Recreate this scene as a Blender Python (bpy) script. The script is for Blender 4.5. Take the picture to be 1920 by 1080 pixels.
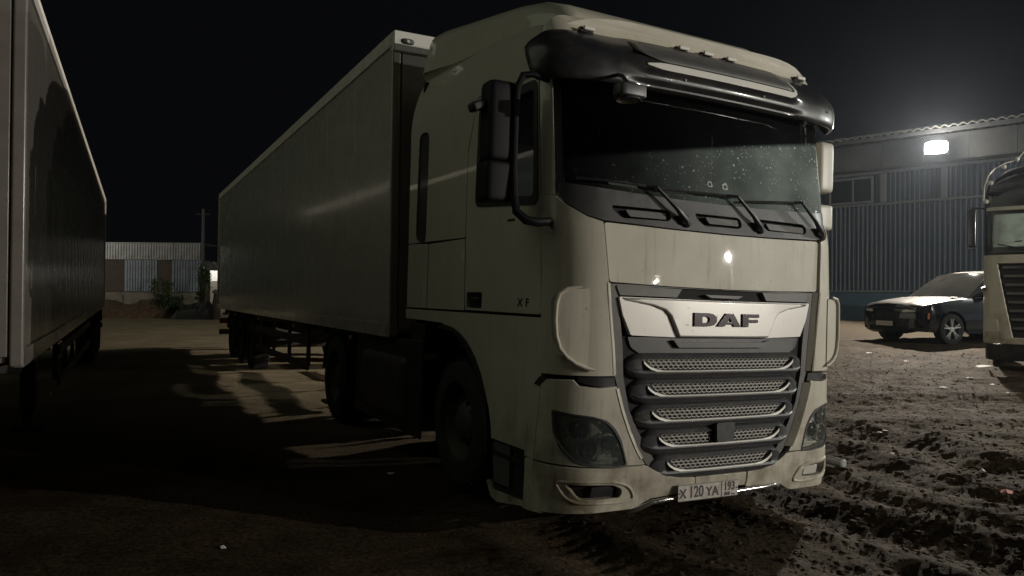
import bpy, bmesh, math, random
import numpy as np
from mathutils import Vector, Matrix
from mathutils.geometry import delaunay_2d_cdt
random.seed(7); np.random.seed(7)
R=math.radians
scene=bpy.context.scene
for o in list(bpy.data.objects): bpy.data.objects.remove(o)
COL=scene.collection

# ------------------------------------------------------------------ camera
PITCH,ROLL=R(.49),R(.5)
cam=bpy.data.cameras.new('camera'); camo=bpy.data.objects.new('camera',cam); COL.objects.link(camo)
cam.sensor_width=36; cam.lens=36*1408/1920; cam.clip_start=.05; cam.clip_end=600
c,s=math.cos(ROLL),math.sin(ROLL)
M=Matrix.Rotation(PITCH,4,'X')@Matrix(((c,-s,0,0),(0,0,-1,0),(s,c,0,0),(0,0,0,1)))
M.translation=Vector((0,0,1.54)); camo.matrix_world=M
scene.camera=camo

# ------------------------------------------------------------------ night sky, lamps, exposure
w=bpy.data.worlds.new('World'); scene.world=w; w.use_nodes=True
nt=w.node_tree; nt.nodes.clear()
wo=nt.nodes.new('ShaderNodeOutputWorld'); bg=nt.nodes.new('ShaderNodeBackground')
bg.inputs['Color'].default_value=(.74,.80,1,1); bg.inputs['Strength'].default_value=.0030
nt.links.new(bg.outputs[0],wo.inputs[0])
scene.view_settings.view_transform='Standard'; scene.view_settings.look='None'
scene.view_settings.exposure=0; scene.view_settings.gamma=1

def lamp(name,loc,power,color,size=.12,spot=None,target=None):
    l=bpy.data.lights.new(name,'SPOT' if spot else 'POINT'); l.energy=power; l.color=color; l.shadow_soft_size=size
    o=bpy.data.objects.new(name,l); COL.objects.link(o); o.location=loc
    if spot:
        l.spot_size=R(spot); l.spot_blend=.5
        o.rotation_euler=(Vector(target)-Vector(loc)).to_track_quat('-Z','Y').to_euler()
    return o
LAMP_WH=(12.35,21.9,6.0)
lamp('warehouse_spill',(LAMP_WH[0],LAMP_WH[1],LAMP_WH[2]),130,(1,.90,.76),.10)
lamp('warehouse_lamp',LAMP_WH,8500,(1,.90,.76),.10,172,(LAMP_WH[0]-12,LAMP_WH[1]-8,3.0))
LAMP_W2=(22.6,12.2,6.1)
lamp('second_warehouse_lamp',LAMP_W2,3200,(.93,1,.92),.10,165,(LAMP_W2[0]-10,LAMP_W2[1]-8,1.0))
SHED_FILL=(-41,43.5,6.5); lamp('shed_fill',SHED_FILL,2600,(1,.95,.85),.15,90,(-24,58,1))  # lamp added out of view to brighten the far shed
LAMP_A=(22.6,-1.6,4.75); LAMP_B=(22.5,-7.2,4.2)
lamp('yard_lamp',LAMP_A,8600,(1,.95,.85),.035)
lamp('yard_lamp',LAMP_B,1900,(1,.92,.78),.03)
sun=bpy.data.lights.new('side_fill','SUN'); sun.energy=.20; sun.angle=R(60); sun.color=(.92,1,.74)  # added broad fill for the shaded sides, standing in for stray glow
suno=bpy.data.objects.new('side_fill',sun); COL.objects.link(suno); suno.rotation_euler=Vector((.80,.14,-.62)).to_track_quat('-Z','Y').to_euler()

# ------------------------------------------------------------------ mesh helpers
class MB:
    def __init__(s): s.v=[]; s.f=[]
    def add(s,vs,fs):
        b=len(s.v); s.v+= [tuple(p) for p in vs]; s.f+=[tuple(i+b for i in f) for f in fs]
    def box(s,c,d,rot=None):
        x,y,z=[a/2 for a in d]
        vs=[Vector(p) for p in ((-x,-y,-z),(x,-y,-z),(x,y,-z),(-x,y,-z),(-x,-y,z),(x,-y,z),(x,y,z),(-x,y,z))]
        if rot is not None: vs=[rot@p for p in vs]
        c=Vector(c); s.add([p+c for p in vs],[(0,3,2,1),(4,5,6,7),(0,1,5,4),(1,2,6,5),(2,3,7,6),(3,0,4,7)])
        return s
    def loft(s,rings,closed=True,caps=True):
        n=len(rings[0]); vs=[p for r in rings for p in r]; fs=[]
        for i in range(len(rings)-1):
            for j in range(n if closed else n-1):
                k=(j+1)%n; fs.append((i*n+j,i*n+k,(i+1)*n+k,(i+1)*n+j))
        if caps and closed:
            fs.append(tuple(range(n))[::-1]); fs.append(tuple((len(rings)-1)*n+j for j in range(n)))
        s.add(vs,fs); return s
    def tube(s,path,r,n=10,caps=True,sx=1):
        path=[Vector(p) for p in path]; rings=[]; up=None
        for i,p in enumerate(path):
            t=(path[min(i+1,len(path)-1)]-path[max(i-1,0)]).normalized()
            if up is None:
                up=Vector((0,0,1)) if abs(t.z)<.9 else Vector((0,1,0))
            a=t.cross(up).normalized(); b=a.cross(t).normalized(); up=b
            rr=r[i] if isinstance(r,(list,tuple)) else r
            rings.append([p+a*math.cos(2*math.pi*k/n)*rr*sx+b*math.sin(2*math.pi*k/n)*rr for k in range(n)])
        return s.loft(rings,True,caps)
    def lathe(s,prof,c=(0,0,0),axis='X',n=32,caps=False):
        rings=[]
        for (h,r) in prof:
            ring=[]
            for k in range(n):
                a=2*math.pi*k/n; u,v=r*math.cos(a),r*math.sin(a)
                p={'X':(h,u,v),'Y':(u,h,v),'Z':(u,v,h)}[axis]
                ring.append(Vector(p)+Vector(c))
            rings.append(ring)
        return s.loft(rings,True,caps)
    def build(s,name,mat,parent=None,bev=0,smooth=35,seg=2,recalc=True):
        me=bpy.data.meshes.new(name); me.from_pydata([tuple(p) for p in s.v],[],s.f); me.update()
        if recalc:
            bm=bmesh.new(); bm.from_mesh(me); bmesh.ops.recalc_face_normals(bm,faces=bm.faces); bm.to_mesh(me); bm.free()
        return finish(name,me,mat,parent,bev,smooth,seg)
def finish(name,me,mat,parent,bev=0,smooth=35,seg=2):
    if mat: me.materials.append(mat)
    if smooth:
        me.polygons.foreach_set('use_smooth',[True]*len(me.polygons))
        try: me.set_sharp_from_angle(angle=R(smooth))
        except Exception: pass
    o=bpy.data.objects.new(name,me); COL.objects.link(o)
    if parent: o.parent=parent
    if bev:
        m=o.modifiers.new('bevel','BEVEL'); m.width=bev; m.segments=seg; m.limit_method='ANGLE'; m.angle_limit=R(38)
        m.harden_normals=True
    return o
def thing(name,label,cat,loc=(0,0,0),rot=None,group=None):
    o=bpy.data.objects.new(name,None); COL.objects.link(o); o.empty_display_size=.2
    if rot is not None: o.matrix_world=Matrix.Translation(loc)@rot.to_4x4()
    else: o.location=loc
    o['label']=label; o['category']=cat
    if group: o['group']=group
    return o
def tag(o,label,cat,group=None,kind=None):
    o['label']=label; o['category']=cat
    if group: o['group']=group
    if kind: o['kind']=kind
    return o
def copy_tree(o,parent=None):
    c=o.copy(); COL.objects.link(c); c.parent=parent
    for ch in list(o.children): copy_tree(ch,c)
    return c
def roundpoly(pts,r,n=5):
    out=[]; N=len(pts)
    for i in range(N):
        p=Vector(pts[i]); a=Vector(pts[i-1]); b=Vector(pts[(i+1)%N])
        da=(a-p); db=(b-p); rr=min(r,da.length*.48,db.length*.48)
        p0=p+da.normalized()*rr; p1=p+db.normalized()*rr
        for k in range(n+1):
            t=k/n; q=(1-t)**2*p0+2*t*(1-t)*p+t*t*p1
            out.append((q.x,q.y))
    return out
def inside(pt,poly):
    x,y=pt; c=False; j=len(poly)-1
    for i in range(len(poly)):
        xi,yi=poly[i]; xj,yj=poly[j]
        if (yi>y)!=(yj>y) and x<(xj-xi)*(y-yi)/(yj-yi)+xi: c=not c
        j=i
    return c
def densify(poly,g):
    out=[]
    for i in range(len(poly)):
        a=poly[i]; b=poly[(i+1)%len(poly)]; L=math.dist(a,b); n=max(1,int(math.ceil(L/g)))
        for k in range(n): out.append((a[0]+(b[0]-a[0])*k/n,a[1]+(b[1]-a[1])*k/n))
    return out
def panel(name,outline,mat,parent,mapf,holes=(),off=0,th=.03,bev=.005,grid=.06,offf=None,seg=2,smooth=35):
    polys=[densify(p,grid) for p in [outline]+list(holes)]
    vs=[];es=[]
    for p in polys:
        b=len(vs); vs+=p; es+=[(b+i,b+(i+1)%len(p)) for i in range(len(p))]
    xs=[p[0] for p in polys[0]]; zs=[p[1] for p in polys[0]]
    nb=len(vs); B=np.array(vs)
    gx=np.arange(min(xs)+grid*.5,max(xs),grid); gz=np.arange(min(zs)+grid*.5,max(zs),grid)
    for x in gx:
        for z in gz:
            if np.min((B[:,0]-x)**2+(B[:,1]-z)**2)<(grid*.42)**2: continue
            if inside((x,z),polys[0]) and not any(inside((x,z),h) for h in polys[1:]): vs.append((x,z))
    r=delaunay_2d_cdt([Vector(v) for v in vs],es,[],0,1e-6)
    V2=[(v.x,v.y) for v in r[0]]; F=[]
    for f in r[2]:
        cx=sum(V2[i][0] for i in f)/len(f); cz=sum(V2[i][1] for i in f)/len(f)
        if inside((cx,cz),polys[0]) and not any(inside((cx,cz),h) for h in polys[1:]):
            a,b,c_=f[:3]
            ar=(V2[b][0]-V2[a][0])*(V2[c_][1]-V2[a][1])-(V2[c_][0]-V2[a][0])*(V2[b][1]-V2[a][1])
            if abs(ar)<1e-9: continue
            F.append(tuple(f) if ar>0 else tuple(f)[::-1])
    oo=(lambda s_,z_:offf(s_,z_)) if offf else (lambda s_,z_:off)
    top=[mapf(x,z,oo(x,z)) for x,z in V2]
    cnt={}
    for f in F:
        for i in range(len(f)):
            cnt[(f[i],f[(i+1)%len(f)])]=1
    bd=[e for e in cnt if (e[1],e[0]) not in cnt]
    idx={}; verts=list(top)
    for a,b in bd:
        for i in (a,b):
            if i not in idx:
                idx[i]=len(verts); x,z=V2[i]; verts.append(mapf(x,z,oo(x,z)-th))
    F+=[(b,a,idx[a],idx[b]) for a,b in bd]
    me=bpy.data.meshes.new(name); me.from_pydata([tuple(v) for v in verts],[],F); me.validate(); me.update()
    return finish(name,me,mat,parent,bev,smooth,seg)

# ------------------------------------------------------------------ materials
def mat(name,base,rough=.5,metal=0,coat=0,noise=None,bump=None,spec=.5,coatr=.08):
    m=bpy.data.materials.new(name); m.use_nodes=True; n=m.node_tree; b=n.nodes['Principled BSDF']
    b.inputs['Base Color'].default_value=(*base,1); b.inputs['Roughness'].default_value=rough; b.inputs['Metallic'].default_value=metal
    b.inputs['Coat Weight'].default_value=coat; b.inputs['Coat Roughness'].default_value=coatr
    b.inputs['Specular IOR Level'].default_value=spec
    tc=n.nodes.new('ShaderNodeTexCoord')
    if noise:   # (scale, second colour, amount low, high)
        sc,c2,lo,hi=noise[:4]
        t=n.nodes.new('ShaderNodeTexNoise'); t.inputs['Scale'].default_value=sc; t.inputs['Detail'].default_value=6; t.inputs['Roughness'].default_value=.65
        n.links.new(tc.outputs['Object'],t.inputs['Vector'])
        r=n.nodes.new('ShaderNodeMapRange'); r.inputs['From Min'].default_value=lo; r.inputs['From Max'].default_value=hi
        n.links.new(t.outputs['Fac'],r.inputs['Value'])
        mx=n.nodes.new('ShaderNodeMix'); mx.data_type='RGBA'; mx.inputs['A'].default_value=(*base,1); mx.inputs['B'].default_value=(*c2,1)
        n.links.new(r.outputs[0],mx.inputs['Factor']); n.links.new(mx.outputs['Result'],b.inputs['Base Color'])
        if len(noise)>4:
            rr=n.nodes.new('ShaderNodeMapRange'); rr.inputs['To Min'].default_value=rough; rr.inputs['To Max'].default_value=noise[4]
            n.links.new(r.outputs[0],rr.inputs['Value']); n.links.new(rr.outputs[0],b.inputs['Roughness'])
    if bump:
        t=n.nodes.new('ShaderNodeTexNoise'); t.inputs['Scale'].default_value=bump[0]; t.inputs['Detail'].default_value=5
        n.links.new(tc.outputs['Object'],t.inputs['Vector'])
        bp=n.nodes.new('ShaderNodeBump'); bp.inputs['Strength'].default_value=bump[1]; bp.inputs['Distance'].default_value=bump[2]
        n.links.new(t.outputs['Fac'],bp.inputs['Height']); n.links.new(bp.outputs[0],b.inputs['Normal'])
    return m
def emit(name,col,st):
    m=bpy.data.materials.new(name); m.use_nodes=True; n=m.node_tree; b=n.nodes['Principled BSDF']
    b.inputs['Base Color'].default_value=(0,0,0,1); b.inputs['Emission Color'].default_value=(*col,1); b.inputs['Emission Strength'].default_value=st
    return m
def paint_mat(name,base,dirt):
    """road-dirty gloss paint: speckles, faint streaks, mud film that thickens towards the ground"""
    m=bpy.data.materials.new(name); m.use_nodes=True; n=m.node_tree; L=n.links; b=n.nodes['Principled BSDF']
    b.inputs['Coat Weight'].default_value=.7; b.inputs['Coat Roughness'].default_value=.02
    tc=n.nodes.new('ShaderNodeTexCoord'); sep=n.nodes.new('ShaderNodeSeparateXYZ'); L.new(tc.outputs['Object'],sep.inputs[0])
    def noise(sc,det=5,rg=.6,vec=None):
        t=n.nodes.new('ShaderNodeTexNoise'); t.inputs['Scale'].default_value=sc; t.inputs['Detail'].default_value=det; t.inputs['Roughness'].default_value=rg
        L.new(vec if vec else tc.outputs['Object'],t.inputs['Vector']); return t.outputs['Fac']
    def mr(v,a,b_,c_,d):
        r=n.nodes.new('ShaderNodeMapRange'); r.inputs['From Min'].default_value=a; r.inputs['From Max'].default_value=b_; r.inputs['To Min'].default_value=c_; r.inputs['To Max'].default_value=d
        L.new(v,r.inputs['Value']); return r.outputs[0]
    def op(o,a,b_):
        q=n.nodes.new('ShaderNodeMath'); q.operation=o
        for i,v in enumerate((a,b_)):
            if isinstance(v,(int,float)): q.inputs[i].default_value=v
            else: L.new(v,q.inputs[i])
        return q.outputs[0]
    mp=n.nodes.new('ShaderNodeMapping'); mp.inputs['Scale'].default_value=(9,9,.7); L.new(tc.outputs['Object'],mp.inputs[0])
    low=mr(sep.outputs['Z'],1.0,.1,0,1)
    film=op('MULTIPLY',low,mr(noise(5),.35,.68,0,1))
    streak=op('MULTIPLY',mr(noise(3,4,.6,mp.outputs[0]),.55,.8,0,.35),mr(sep.outputs['Z'],3.2,.6,.35,1))
    speck=mr(noise(55,2,.5),.70,.76,0,.5)
    tot=op('MINIMUM',op('ADD',op('ADD',op('MULTIPLY',film,1.15),op('MULTIPLY',streak,1.25)),op('ADD',op('ADD',speck,mr(noise(21,2,.5),.735,.77,0,.55)),mr(noise(2.2),.35,.75,0,.24))),1.0)
    mx=n.nodes.new('ShaderNodeMix'); mx.data_type='RGBA'; mx.inputs['A'].default_value=(*base,1); mx.inputs['B'].default_value=(*dirt,1)
    L.new(tot,mx.inputs['Factor']); L.new(mx.outputs['Result'],b.inputs['Base Color'])
    L.new(mr(tot,0,1,.52,.9),b.inputs['Roughness'])
    L.new(mr(tot,0,.7,.75,0),b.inputs['Coat Weight'])
    bp=n.nodes.new('ShaderNodeBump'); bp.inputs['Strength'].default_value=.06; bp.inputs['Distance'].default_value=.002
    L.new(noise(14,3),bp.inputs['Height']); L.new(bp.outputs[0],b.inputs['Coat Normal'])
    return m
PAINT=paint_mat('cab_paint',(.60,.565,.47),(.20,.16,.11))
BLACKP=mat('black_plastic',(.018,.018,.021),.42,noise=(6,(.045,.042,.036),.45,.8,.7),bump=(160,.15,.002))
GREYP=mat('grey_plastic',(.085,.085,.088),.5,noise=(7,(.13,.12,.10),.4,.8),bump=(180,.12,.002))
DGREY=mat('dark_grey_plastic',(.055,.055,.06),.36,noise=(6,(.075,.07,.06),.45,.8,.6))
VISOR=mat('visor_acrylic',(.022,.022,.026),.34,coat=.25,noise=(5,(.06,.056,.05),.45,.85,.5))
SILVER=mat('silver_panel',(.60,.58,.55),.38,metal=.25,coat=.3,noise=(30,(.38,.34,.28),.62,.8,.7))
CHROME=mat('chrome',(.62,.61,.59),.18,metal=.9,noise=(25,(.33,.29,.23),.55,.75,.6))
BRIGHT=mat('bright_trim',(.42,.405,.365),.45,metal=.1,noise=(25,(.4,.36,.28),.6,.8,.6))
CORE=mat('dark_void',(.008,.008,.009),.8)
RUBBER=mat('tyre_rubber',(.014,.013,.012),.9,noise=(9,(.035,.03,.023),.45,.75),bump=(60,.3,.01))
STEEL=mat('chassis_steel',(.035,.033,.032),.6,noise=(8,(.09,.075,.055),.4,.75,.85))
RIM=mat('wheel_rim',(.06,.055,.05),.6,metal=.3,noise=(9,(.09,.07,.05),.4,.7,.8))
LETTER=mat('dark_chrome_letters',(.075,.07,.075),.22,metal=.8)
PLATE=mat('plate_white',(.52,.48,.44),.5,noise=(18,(.30,.26,.21),.45,.75))
INK=mat('plate_ink',(.06,.05,.05),.6)
LENS=mat('lamp_lens',(.62,.60,.55),.12,coat=.6)
AMBER=mat('side_marker_orange',(.45,.13,.02),.3,coat=.4)
HLB=mat('headlamp_bowl',(.62,.62,.60),.35,metal=.1,noise=(18,(.30,.30,.28),.4,.7))
REFLC=mat('pale_reflector',(.60,.85,.88),.25,coat=.5)
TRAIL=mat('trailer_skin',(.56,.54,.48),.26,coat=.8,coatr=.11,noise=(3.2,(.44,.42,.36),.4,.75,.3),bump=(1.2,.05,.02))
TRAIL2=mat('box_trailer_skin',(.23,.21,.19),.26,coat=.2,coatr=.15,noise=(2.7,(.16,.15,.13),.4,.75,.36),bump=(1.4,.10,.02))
RAIL=mat('trailer_rail',(.78,.74,.68),.4,noise=(7,(.60,.55,.48),.45,.75))
WHITE=mat('white_paint',(.70,.68,.62),.4)
SEAT=mat('seat_fabric',(.06,.06,.065),.9)
PAPER=mat('paper',(.62,.68,.66),.7)
def glass_mat(name,dust,specks,tint=(.55,.58,.56),line=None):
    m=bpy.data.materials.new(name); m.use_nodes=True; n=m.node_tree; L=n.links; n.nodes.clear()
    out=n.nodes.new('ShaderNodeOutputMaterial'); tr=n.nodes.new('ShaderNodeBsdfTransparent'); tr.inputs[0].default_value=(*tint,1)
    gl=n.nodes.new('ShaderNodeBsdfGlossy'); gl.inputs['Roughness'].default_value=.02
    fr=n.nodes.new('ShaderNodeFresnel'); fr.inputs[0].default_value=1.5
    m1=n.nodes.new('ShaderNodeMixShader'); L.new(fr.outputs[0],m1.inputs[0]); L.new(tr.outputs[0],m1.inputs[1]); L.new(gl.outputs[0],m1.inputs[2])
    df=n.nodes.new('ShaderNodeBsdfDiffuse'); df.inputs[0].default_value=(.62,.73,.70,1)
    tc=n.nodes.new('ShaderNodeTexCoord')
    no=n.nodes.new('ShaderNodeTexNoise'); no.inputs['Scale'].default_value=2.2; no.inputs['Detail'].default_value=8; L.new(tc.outputs['Object'],no.inputs['Vector'])
    r=n.nodes.new('ShaderNodeMapRange'); r.inputs['From Min'].default_value=.3; r.inputs['From Max'].default_value=.75; r.inputs['To Min'].default_value=dust*.55; r.inputs['To Max'].default_value=dust*1.7
    L.new(no.outputs['Fac'],r.inputs['Value'])
    fac=r.outputs[0]
    if specks:
        for sc,th,wt in ((24,.20,.75),(55,.24,.55),(11,.09,.9)):
            vo=n.nodes.new('ShaderNodeTexVoronoi'); vo.inputs['Scale'].default_value=sc; L.new(tc.outputs['Object'],vo.inputs['Vector'])
            mm=n.nodes.new('ShaderNodeMapRange'); mm.inputs['From Min'].default_value=th; mm.inputs['From Max'].default_value=th*.4
            mm.inputs['To Min'].default_value=0; mm.inputs['To Max'].default_value=wt*specks
            L.new(vo.outputs['Distance'],mm.inputs['Value'])
            # only some cells carry a speck
            sp=n.nodes.new('ShaderNodeSeparateColor'); L.new(vo.outputs['Color'],sp.inputs[0])
            gt=n.nodes.new('ShaderNodeMath'); gt.operation='GREATER_THAN'; gt.inputs[1].default_value=.62; L.new(sp.outputs[0],gt.inputs[0])
            cn=n.nodes.new('ShaderNodeTexNoise'); cn.inputs['Scale'].default_value=3.3; L.new(tc.outputs['Object'],cn.inputs['Vector'])
            cm=n.nodes.new('ShaderNodeMapRange'); cm.inputs['From Min'].default_value=.42; cm.inputs['From Max'].default_value=.58; cm.inputs['To Min'].default_value=.05; L.new(cn.outputs['Fac'],cm.inputs['Value'])
            cg=n.nodes.new('ShaderNodeMath'); cg.operation='MULTIPLY'; L.new(gt.outputs[0],cg.inputs[0]); L.new(cm.outputs[0],cg.inputs[1]); gt=cg
            mu=n.nodes.new('ShaderNodeMath'); mu.operation='MULTIPLY'; L.new(mm.outputs[0],mu.inputs[0]); L.new(gt.outputs[0],mu.inputs[1])
            ad=n.nodes.new('ShaderNodeMath'); ad.operation='ADD'; ad.use_clamp=True; L.new(fac,ad.inputs[0]); L.new(mu.outputs[0],ad.inputs[1]); fac=ad.outputs[0]
    if line:   # dust and specks cut off along a slanting edge, painting in the lit lower part
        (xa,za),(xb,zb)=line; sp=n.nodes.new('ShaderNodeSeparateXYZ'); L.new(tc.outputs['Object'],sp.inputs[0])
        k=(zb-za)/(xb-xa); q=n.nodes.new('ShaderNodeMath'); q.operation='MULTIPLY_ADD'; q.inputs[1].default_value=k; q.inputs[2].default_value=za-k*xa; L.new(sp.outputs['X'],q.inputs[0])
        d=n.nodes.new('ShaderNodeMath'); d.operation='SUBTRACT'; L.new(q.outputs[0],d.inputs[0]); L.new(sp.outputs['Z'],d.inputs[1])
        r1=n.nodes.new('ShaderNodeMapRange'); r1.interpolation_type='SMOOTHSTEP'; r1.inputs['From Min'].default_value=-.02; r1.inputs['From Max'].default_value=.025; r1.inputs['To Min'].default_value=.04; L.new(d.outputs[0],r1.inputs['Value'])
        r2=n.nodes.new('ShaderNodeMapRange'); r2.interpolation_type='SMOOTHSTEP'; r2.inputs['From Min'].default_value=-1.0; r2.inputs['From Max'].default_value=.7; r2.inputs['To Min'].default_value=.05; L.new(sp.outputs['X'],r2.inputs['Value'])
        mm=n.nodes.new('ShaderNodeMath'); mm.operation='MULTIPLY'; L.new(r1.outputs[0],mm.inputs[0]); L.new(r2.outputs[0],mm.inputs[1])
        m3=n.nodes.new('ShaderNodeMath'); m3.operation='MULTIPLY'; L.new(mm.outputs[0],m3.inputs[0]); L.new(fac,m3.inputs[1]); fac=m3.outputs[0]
    m2=n.nodes.new('ShaderNodeMixShader'); L.new(fac,m2.inputs[0]); L.new(m1.outputs[0],m2.inputs[1]); L.new(df.outputs[0],m2.inputs[2])
    L.new(m2.outputs[0],out.inputs[0]); return m
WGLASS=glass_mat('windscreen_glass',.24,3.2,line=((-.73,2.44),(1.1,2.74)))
SGLASS=glass_mat('side_glass',.02,0,(.72,.80,.76))
CLEAR=glass_mat('headlamp_glass',.05,.2,(.95,.95,.93))

# ------------------------------------------------------------------ noise for terrain
def vnoise(x,y,seed=0):
    xi=np.floor(x).astype(np.int64); yi=np.floor(y).astype(np.int64); fx=x-xi; fy=y-yi
    def h(a,b):
        n=(a*374761393+b*668265263+seed*1442695041)&0x7fffffff
        n=((n^(n>>13))*1274126177)&0x7fffffff
        return ((n^(n>>16))&0xffff)/65535.
    u=fx*fx*fx*(fx*(fx*6-15)+10); v=fy*fy*fy*(fy*(fy*6-15)+10)
    return (h(xi,yi)*(1-u)+h(xi+1,yi)*u)*(1-v)+(h(xi,yi+1)*(1-u)+h(xi+1,yi+1)*u)*v
def sstep(a,b,x):
    t=np.clip((x-a)/(b-a),0,1); return t*t*(3-2*t)
TO=np.array([1.34,5.14]); YAW=R(27.8)
def hgt(X,Y):
    X=np.asarray(X,float); Y=np.asarray(Y,float)
    r=sstep(1,9,X)*( .42*sstep(7.5,18,Y)+.33*sstep(18,24,Y))
    warp=(vnoise(X*.5,Y*.5,3)-.5)*1.0; wy=(vnoise(X*.5+9,Y*.5,4)-.5)*1.0
    n=(vnoise(X*.35,Y*.5,1)-.5)*.12
    rough=.5+.5*sstep(1.2,3.4,X-.30*(Y-5))      # the mud on the right is churned, the left is flatter
    for i,(f,a) in enumerate(((1.1,.024),(2.6,.019),(5.5,.017),(11,.014),(23,.011),(45,.007))):
        q=vnoise((X+warp)*f,(Y+wy)*f*1.25,10+i)
        n=n+(1-np.abs(2*q-1)-.5)*a*rough
    # wheel ruts, in the direction the truck came from
    dx=X-TO[0]; dy=Y-TO[1]; lx=dx*math.cos(YAW)+dy*math.sin(YAW); ly=-dx*math.sin(YAW)+dy*math.cos(YAW)
    wob=(vnoise(ly*.7,ly*0+3,31)-.5)*.25
    ruts=0
    for cx,wd,dp in ((-.95,.24,.055),(1.0,.25,.06),(1.75,.17,.045),(2.6,.22,.05),(3.6,.26,.05)):
        d=(lx-cx-wob*(1+abs(cx)*.3)-.10*(ly+1)*(cx>1.2))/wd
        fade=sstep(1.5,-.3,ly) if cx<1.2 else sstep(5,1,ly)
        ruts=ruts+fade*dp*(-np.exp(-d*d*1.4)+.55*np.exp(-(np.abs(d)-1.65)**2*3.5))
        ruts=ruts+fade*.007*np.exp(-d*d*1.4)*np.sin(ly*2*math.pi/.13)
    for cy,wd,dp,sl in ((8.6,.30,.05,-.10),(10.6,.34,.07,-.12),(6.9,.22,.03,-.2),(13.0,.4,.05,.02)):
        d=(Y-cy-sl*(X-5)-(vnoise(X*.6,X*0+7,41)-.5)*.7)/wd
        ruts=ruts+sstep(2.6,4.5,X)*dp*(-np.exp(-d*d*1.5)+.6*np.exp(-(np.abs(d)-1.6)**2*3.5))
    return r+n+ruts

# ================================================================== GROUND
def ground_material():
    m=bpy.data.materials.new('mud'); m.use_nodes=True; n=m.node_tree; L=n.links; b=n.nodes['Principled BSDF']
    tc=n.nodes.new('ShaderNodeTexCoord')
    def noise(sc,det=7,rg=.65):
        t=n.nodes.new('ShaderNodeTexNoise'); t.inputs['Scale'].default_value=sc; t.inputs['Detail'].default_value=det; t.inputs['Roughness'].default_value=rg
        L.new(tc.outputs['Object'],t.inputs['Vector']); return t.outputs['Fac']
    cr=n.nodes.new('ShaderNodeValToRGB'); L.new(noise(1.3),cr.inputs[0])
    e=cr.color_ramp.elements; e[0].position=.33; e[0].color=(.019,.0135,.009,1); e[1].position=.74; e[1].color=(.055,.041,.027,1)
    cr2=n.nodes.new('ShaderNodeValToRGB'); L.new(noise(38,4,.6),cr2.inputs[0])
    e=cr2.color_ramp.elements; e[0].position=.35; e[0].color=(.65,.63,.6,1); e[1].position=.78; e[1].color=(2.8,2.7,2.5,1)
    mx=n.nodes.new('ShaderNodeMix'); mx.data_type='RGBA'; mx.blend_type='MULTIPLY'; mx.inputs['Factor'].default_value=1
    L.new(cr.outputs[0],mx.inputs['A']); L.new(cr2.outputs[0],mx.inputs['B'])
    # dry tan clay on the trodden yard behind the trailers
    sep=n.nodes.new('ShaderNodeSeparateXYZ'); L.new(tc.outputs['Object'],sep.inputs[0])
    def mr(v,a,b_):
        r=n.nodes.new('ShaderNodeMapRange'); r.interpolation_type='SMOOTHSTEP'; r.inputs['From Min'].default_value=a; r.inputs['From Max'].default_value=b_; L.new(v,r.inputs['Value']); return r.outputs[0]
    mu=n.nodes.new('ShaderNodeMath'); mu.operation='MULTIPLY'; L.new(mr(sep.outputs['X'],1.5,-2.5),mu.inputs[0]); L.new(mr(sep.outputs['Y'],6,13),mu.inputs[1])
    far=mu
    mf=n.nodes.new('ShaderNodeMix'); mf.data_type='RGBA'; mf.inputs['B'].default_value=(.040,.033,.024,1); L.new(mr(sep.outputs['Y'],16.8,19),mf.inputs['Factor']); L.new(mx.outputs['Result'],mf.inputs['A']); mx=mf
    cl=n.nodes.new('ShaderNodeValToRGB'); L.new(noise(.9,6,.6),cl.inputs[0])
    e=cl.color_ramp.elements; e[0].position=.3; e[0].color=(.25,.20,.13,1); e[1].position=.7; e[1].color=(.40,.335,.235,1)
    m2=n.nodes.new('ShaderNodeMix'); m2.data_type='RGBA'; L.new(far.outputs[0],m2.inputs['Factor']); L.new(mx.outputs['Result'],m2.inputs['A']); L.new(cl.outputs[0],m2.inputs['B'])
    L.new(m2.outputs['Result'],b.inputs['Base Color'])
    r=n.nodes.new('ShaderNodeMapRange'); r.inputs['To Min'].default_value=.62; r.inputs['To Max'].default_value=1; L.new(noise(3),r.inputs['Value']); L.new(r.outputs[0],b.inputs['Roughness'])
    b.inputs['Specular IOR Level'].default_value=.06
    bp=n.nodes.new('ShaderNodeBump'); bp.inputs['Strength'].default_value=.8; bp.inputs['Distance'].default_value=.02
    L.new(noise(42,5,.7),bp.inputs['Height']); L.new(bp.outputs[0],b.inputs['Normal'])
    return m
MUD=ground_material()
def axis(a,fine0,fine1,b,d0,gr):
    pts=list(np.arange(fine0,fine1,d0)); d=d0; x=fine0
    while x>a: d*=gr; x-=d; pts.insert(0,x)
    d=d0; x=pts[-1]
    while x<b: d*=gr; x+=d; pts.append(x)
    return np.array(pts)
def grid_obj(name,xs,ys,zf,m):
    X,Y=np.meshgrid(xs,ys); Z=zf(X,Y); nx,ny=len(xs),len(ys)
    me=bpy.data.meshes.new(name); co=np.stack([X.ravel(),Y.ravel(),Z.ravel()],1).astype(np.float32)
    i=(np.arange(ny-1)[:,None]*nx+np.arange(nx-1)[None,:]).ravel()
    q=np.stack([i,i+1,i+1+nx,i+nx],1).astype(np.int32)
    me.vertices.add(len(co)); me.vertices.foreach_set('co',co.ravel())
    me.loops.add(q.size); me.loops.foreach_set('vertex_index',q.ravel())
    me.polygons.add(len(q)); me.polygons.foreach_set('loop_start',np.arange(0,q.size,4,dtype=np.int32))
    me.polygons.foreach_set('use_smooth',np.ones(len(q),bool))
    me.update(calc_edges=True); me.materials.append(m)
    o=bpy.data.objects.new(name,me); COL.objects.link(o); return o
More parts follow.
